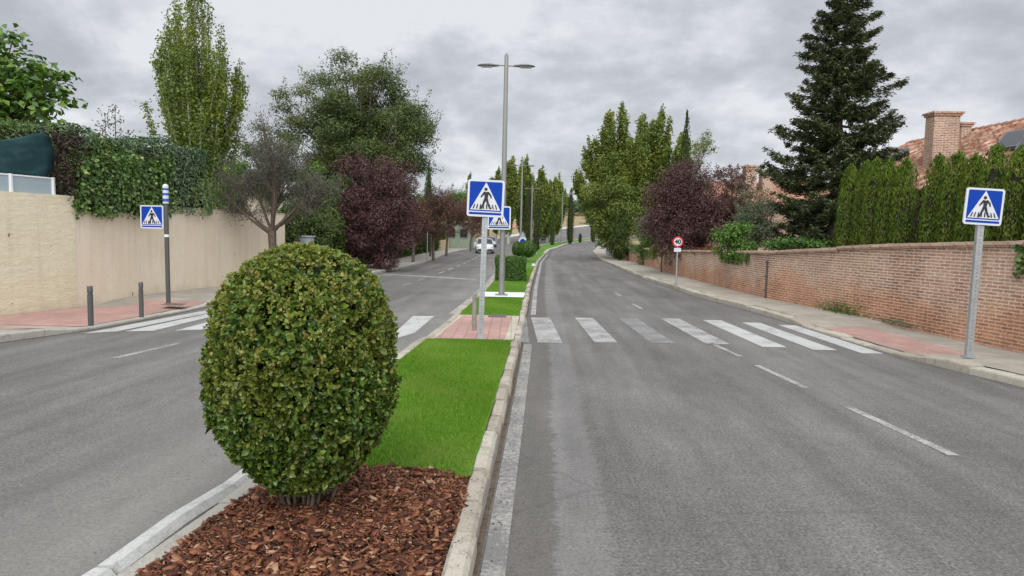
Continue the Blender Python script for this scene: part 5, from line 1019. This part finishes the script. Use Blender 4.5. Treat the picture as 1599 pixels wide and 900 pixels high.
def onroof(px, py):   # point of the front slope under a pixel
    nrm = (A1-A0).cross(off).normalized(); a, b_ = ray(px, py); d = Vector((a, 1, b_)); o_ = Vector((0, 0, CAM_H)); t_ = (A0-o_).dot(nrm)/d.dot(nrm); return o_+d*t_
rn = (A1-A0).cross(off).normalized(); rn = rn if rn.z > 0 else -rn
CHB = HB.copy(); CHB.name = 'chimney_brick'
def chimney(pl, pr, ytop, ybase, depthm=.7):
    bs = onroof((pl+pr)/2, ybase); D = bs.y; zt = at((pl+pr)/2, ytop, D).z; w_ = (pr-pl)*D/FPX*.72; x = at((pl+pr)/2+2, 215, D).x; ang = .25
    z0_ = bs.z-1.0; o = boxuv('chimney', (x, D+depthm/2, (z0_+zt-.16)/2), (w_, depthm, zt-.16-z0_), CHB, e_, 0)
    boxuv('chimney_cap', (x, D+depthm/2, zt-.12), (w_+.10, depthm+.10, .075), CHB, o); boxuv('chimney_cap', (x, D+depthm/2, zt-.045), (w_+.20, depthm+.2, .07), TILE, o)
chimney(1448, 1503, 174, 252, .55); chimney(1496, 1517, 191, 215, .45)
SKY_G = mat('skylight_glass', (.03, .035, .04), .35, 0, .25); FR = mat('skylight_frame', (.10, .11, .12), .5)
def skylight(pts):
    P = [onroof(*p) for p in pts]; c = sum(P, Vector())/4; mb = MB(); lo = [p+rn*.09 for p in P]; hi = [p+rn*.20 for p in P]; mb.add(lo+hi, [(0, 1, 2, 3), (7, 6, 5, 4), (4, 5, 1, 0), (5, 6, 2, 1), (6, 7, 3, 2), (7, 4, 0, 3)]); f = mb.build('skylight', FR, e_); mb = MB(); mb.add([c+(p-c)*.86+rn*.205 for p in P], [(0, 1, 2, 3)]); mb.build('pane', SKY_G, f)
skylight([(1575, 214), (1612, 208), (1592, 236), (1552, 242)]); skylight([(1403, 240), (1421, 237), (1405, 254), (1388, 258)]); skylight([(1600, 222), (1640, 214), (1628, 238), (1588, 242)])
# far right house with two round brick chimneys
e_ = empty('brick_house', 'distant brick house with two stout chimneys showing above the olive tree', 'house'); D = 50; x0 = float(at(1190, 300, D).x)
o = boxuv('wall', (x0+3, D+4, 2.1), (13, 7, 4.2), HB, e_); tiled_slope('roof', e_, (x0-3.8, D+4, 6.2), (x0+9.8, D+4, 6.2), (x0-3.8, D-.1, 4.3), (x0+9.8, D-.1, 4.3), TILE, rows=.5); tiled_slope('roof', e_, (x0-3.8, D+4, 6.2), (x0+9.8, D+4, 6.2), (x0-3.8, D+8.1, 4.3), (x0+9.8, D+8.1, 4.3), TILE, rows=.5)
for px, tp, wd in ((1171, 259, 20), (1197, 267, 20)):
    c = at(px, tp, D+2.5); wm = wd*(D+2.5)/FPX; ch = boxuv('chimney', (c.x, c.y, c.z-1.1), (wm*.85, wm*.85, 1.9), CHB, e_); boxuv('chimney_cap', (c.x, c.y, c.z-.08), (wm, wm, .14), TILE, ch)
# far left red roofed house
def small_house(label, px, D, topy, wm, wallm, roofm, h=3.0, rise=1.5, dep=7):
    t_ = at(px, topy, D); zb = Tf(D); x = t_.x; H = t_.z; e_ = empty('house', label, 'house'); zz = H-rise
    mb = MB(); mb.box((x, D+dep/2, (zb+zz)/2), (wm, dep, zz-zb)); wl = mb.build('wall', wallm, e_)
    rf = MB(); hw = wm/2+.3; a, b_ = D-.3, D+dep+.3; m_ = D+dep/2
    rf.add([(x-hw, a, zz), (x+hw, a, zz), (x+hw, b_, zz), (x-hw, b_, zz), (x-hw*.7, m_, H), (x+hw*.7, m_, H)], [(0, 1, 5, 4), (1, 2, 5), (2, 3, 4, 5), (3, 0, 4), (3, 2, 1, 0)]); rf.build('roof', roofm, e_)
    for k in range(max(2, int(wm/2.5))):
        wx = x-wm/2+wm*(k+.5)/max(2, int(wm/2.5)); f = MB().box((wx, D-.02, zz-1.1), (.9, .06, 1.0)).build('window', wallm, e_); MB().box((wx, D-.056, zz-1.1), (.76, .01, .86)).build('pane', GLASS, f)
    return e_
RTM = noisy('far_roof', (.34, .15, .10), (.45, .24, .17), 2.5, .9, 12, .2); WCR = noisy('far_cream', (.55, .46, .36), (.62, .53, .42), 1.5); WPK = noisy('far_pink', (.48, .32, .24), (.55, .38, .30), 1.5); WGW = noisy('far_greenwhite', (.20, .24, .18), (.26, .30, .23), 1.5)
small_house('distant house with red tiled roof glimpsed beside the poplar and grey tree', 358, 60, 272, 4.5, WCR, RTM, rise=1.0)
small_house('pinkish building far behind the cars in the centre', 792, 150, 350, 7.5, WPK, RTM, rise=.8)
small_house('pale greenish garden house behind the low cream wall', 715, 72, 345, 2.6, WGW, WGW, rise=.2)
small_house('low tan building with flat pale roof in the dry field beyond the bend', 915, 175, 348, 9, WCR, noisy('far_pale_roof', (.45, .43, .38), (.52, .5, .45), 2), rise=.6)
# low cream wall on the left pavement, far
o = link('wall', wallmesh(lambda y: XWL(y)+.05, 63.2, 105, lambda y: T(y)-.1, lambda y: T(y)+1.0, .25, -1), noisy('low_cream_wall', (.52, .40, .24), (.60, .48, .31), 1.4)); tag(o, 'low cream wall along the far left pavement behind the plum trunks', 'wall')
# bus shelter
D = 108; b = at(849, 372, D); zb = Tf(D); e_ = empty('bus_shelter', 'small pale bus shelter beyond the median cypresses', 'bus shelter', (b.x, D, zb))
SH = mat('shelter_metal', (.45, .46, .46), .5); GL2 = mat('shelter_glass', (.08, .14, .16), .15)
MB().box((0, 0, 1.75), (1.9, 1.2, .16)).build('roof', WHT, e_); MB().box((0, .55, .85), (1.7, .04, 1.5)).build('back_pane', GL2, e_)
for x in (-.85, .85):
    for y in (-.5, .5): MB().box((x, y, .85), (.07, .07, 1.7)).build('post', SH, e_)
MB().box((0, .3, .45), (1.3, .3, .05)).build('bench', SH, e_)
# pavement / field beyond the far carriageway
FIELD = noisy('dry_field', (.26, .20, .11), (.36, .28, .17), .35, .95, 6, .3, .1, c3=(.22, .20, .09), s2=.12)
strip('field', lambda y: XKL(y)-60, lambda y: XKL(y)-2.2 if y < 118 else XKL(y)-1.8, lambda y: T(y)+.0*y+(.0 if y < 90 else .0), 120, 158, 1, 6, FIELD)
strip('field', lambda y: -30., lambda y: 120., lambda y: T(y)-.02, 158, 215, 3, 4, FIELD)
strip('field', lambda y: XKR(y)+2, lambda y: 120., lambda y: T(y)-.03, 100, 158, 2, 4, FIELD)
strip('pavement', lambda y: XKL(y)-2.0, lambda y: XKL(y)-.16, lambda y: T(y)+.12, 118, 165, 1, 2, STONEL)
kerb('kerb', lambda y: XKL(y), -1, lambda y: .14, 118, 165, 6, .4, WHITE_STONE)
# garden ground behind walls
GARD = noisy('garden_ground', (.05, .07, .025), (.10, .10, .05), .8, .95, 20, .3)
strip('garden_ground', lambda y: -60., lambda y: XWL(y)-.2, lambda y: T(y)+.02, -12, 118, 3, 3, GARD)
strip('garden_ground', lambda y: XWR(y)+.28, lambda y: 70., lambda y: T(y)+.02, -12, 98, 3, 3, GARD)
# litter of dead leaves and chips on kerb and road
n = 900; y = rng.uniform(2, 14, n); side = rng.random(n); x = np.where(side < .5, XMR(y)+np.abs(rng.normal(0, .10, n)), XMR(y)-.07+rng.normal(0, .06, n)); zz = np.where(x > XMR(y), .006, HM(y)+.012)
V, F = leaf_arrays(np.stack([x, y, zz], 1), np.array([0, 0, 1.])+rnd(n)*.25, rng.uniform(.008, .022, n), .6, .1); o = link('leaf_litter', raw_mesh('leaf_litter', V, F), LM['brown']); tag(o, 'scattered brown leaf bits along the median kerb', 'litter', kind='stuff')

n = 1500; y = rng.uniform(2.2, 16, n); s_ = rng.integers(0, 3, n); off_ = np.abs(rng.normal(0, .22, n)); x = np.where(s_ == 0, XMR(y)+.05+off_*.8, np.where(s_ == 1, XML(y)-.05-off_, XKR(y)-.05-off_)); V, F = leaf_arrays(np.stack([x, y, np.full(n, .007)], 1), np.array([0, 0, 1.])+rnd(n)*.5, rng.uniform(.004, .012, n), .8, .3); o = link('road_grit', raw_mesh('road_grit', V, F), DIRT); tag(o, 'fine dark grit scattered along the road gutters', 'grit', kind='stuff')
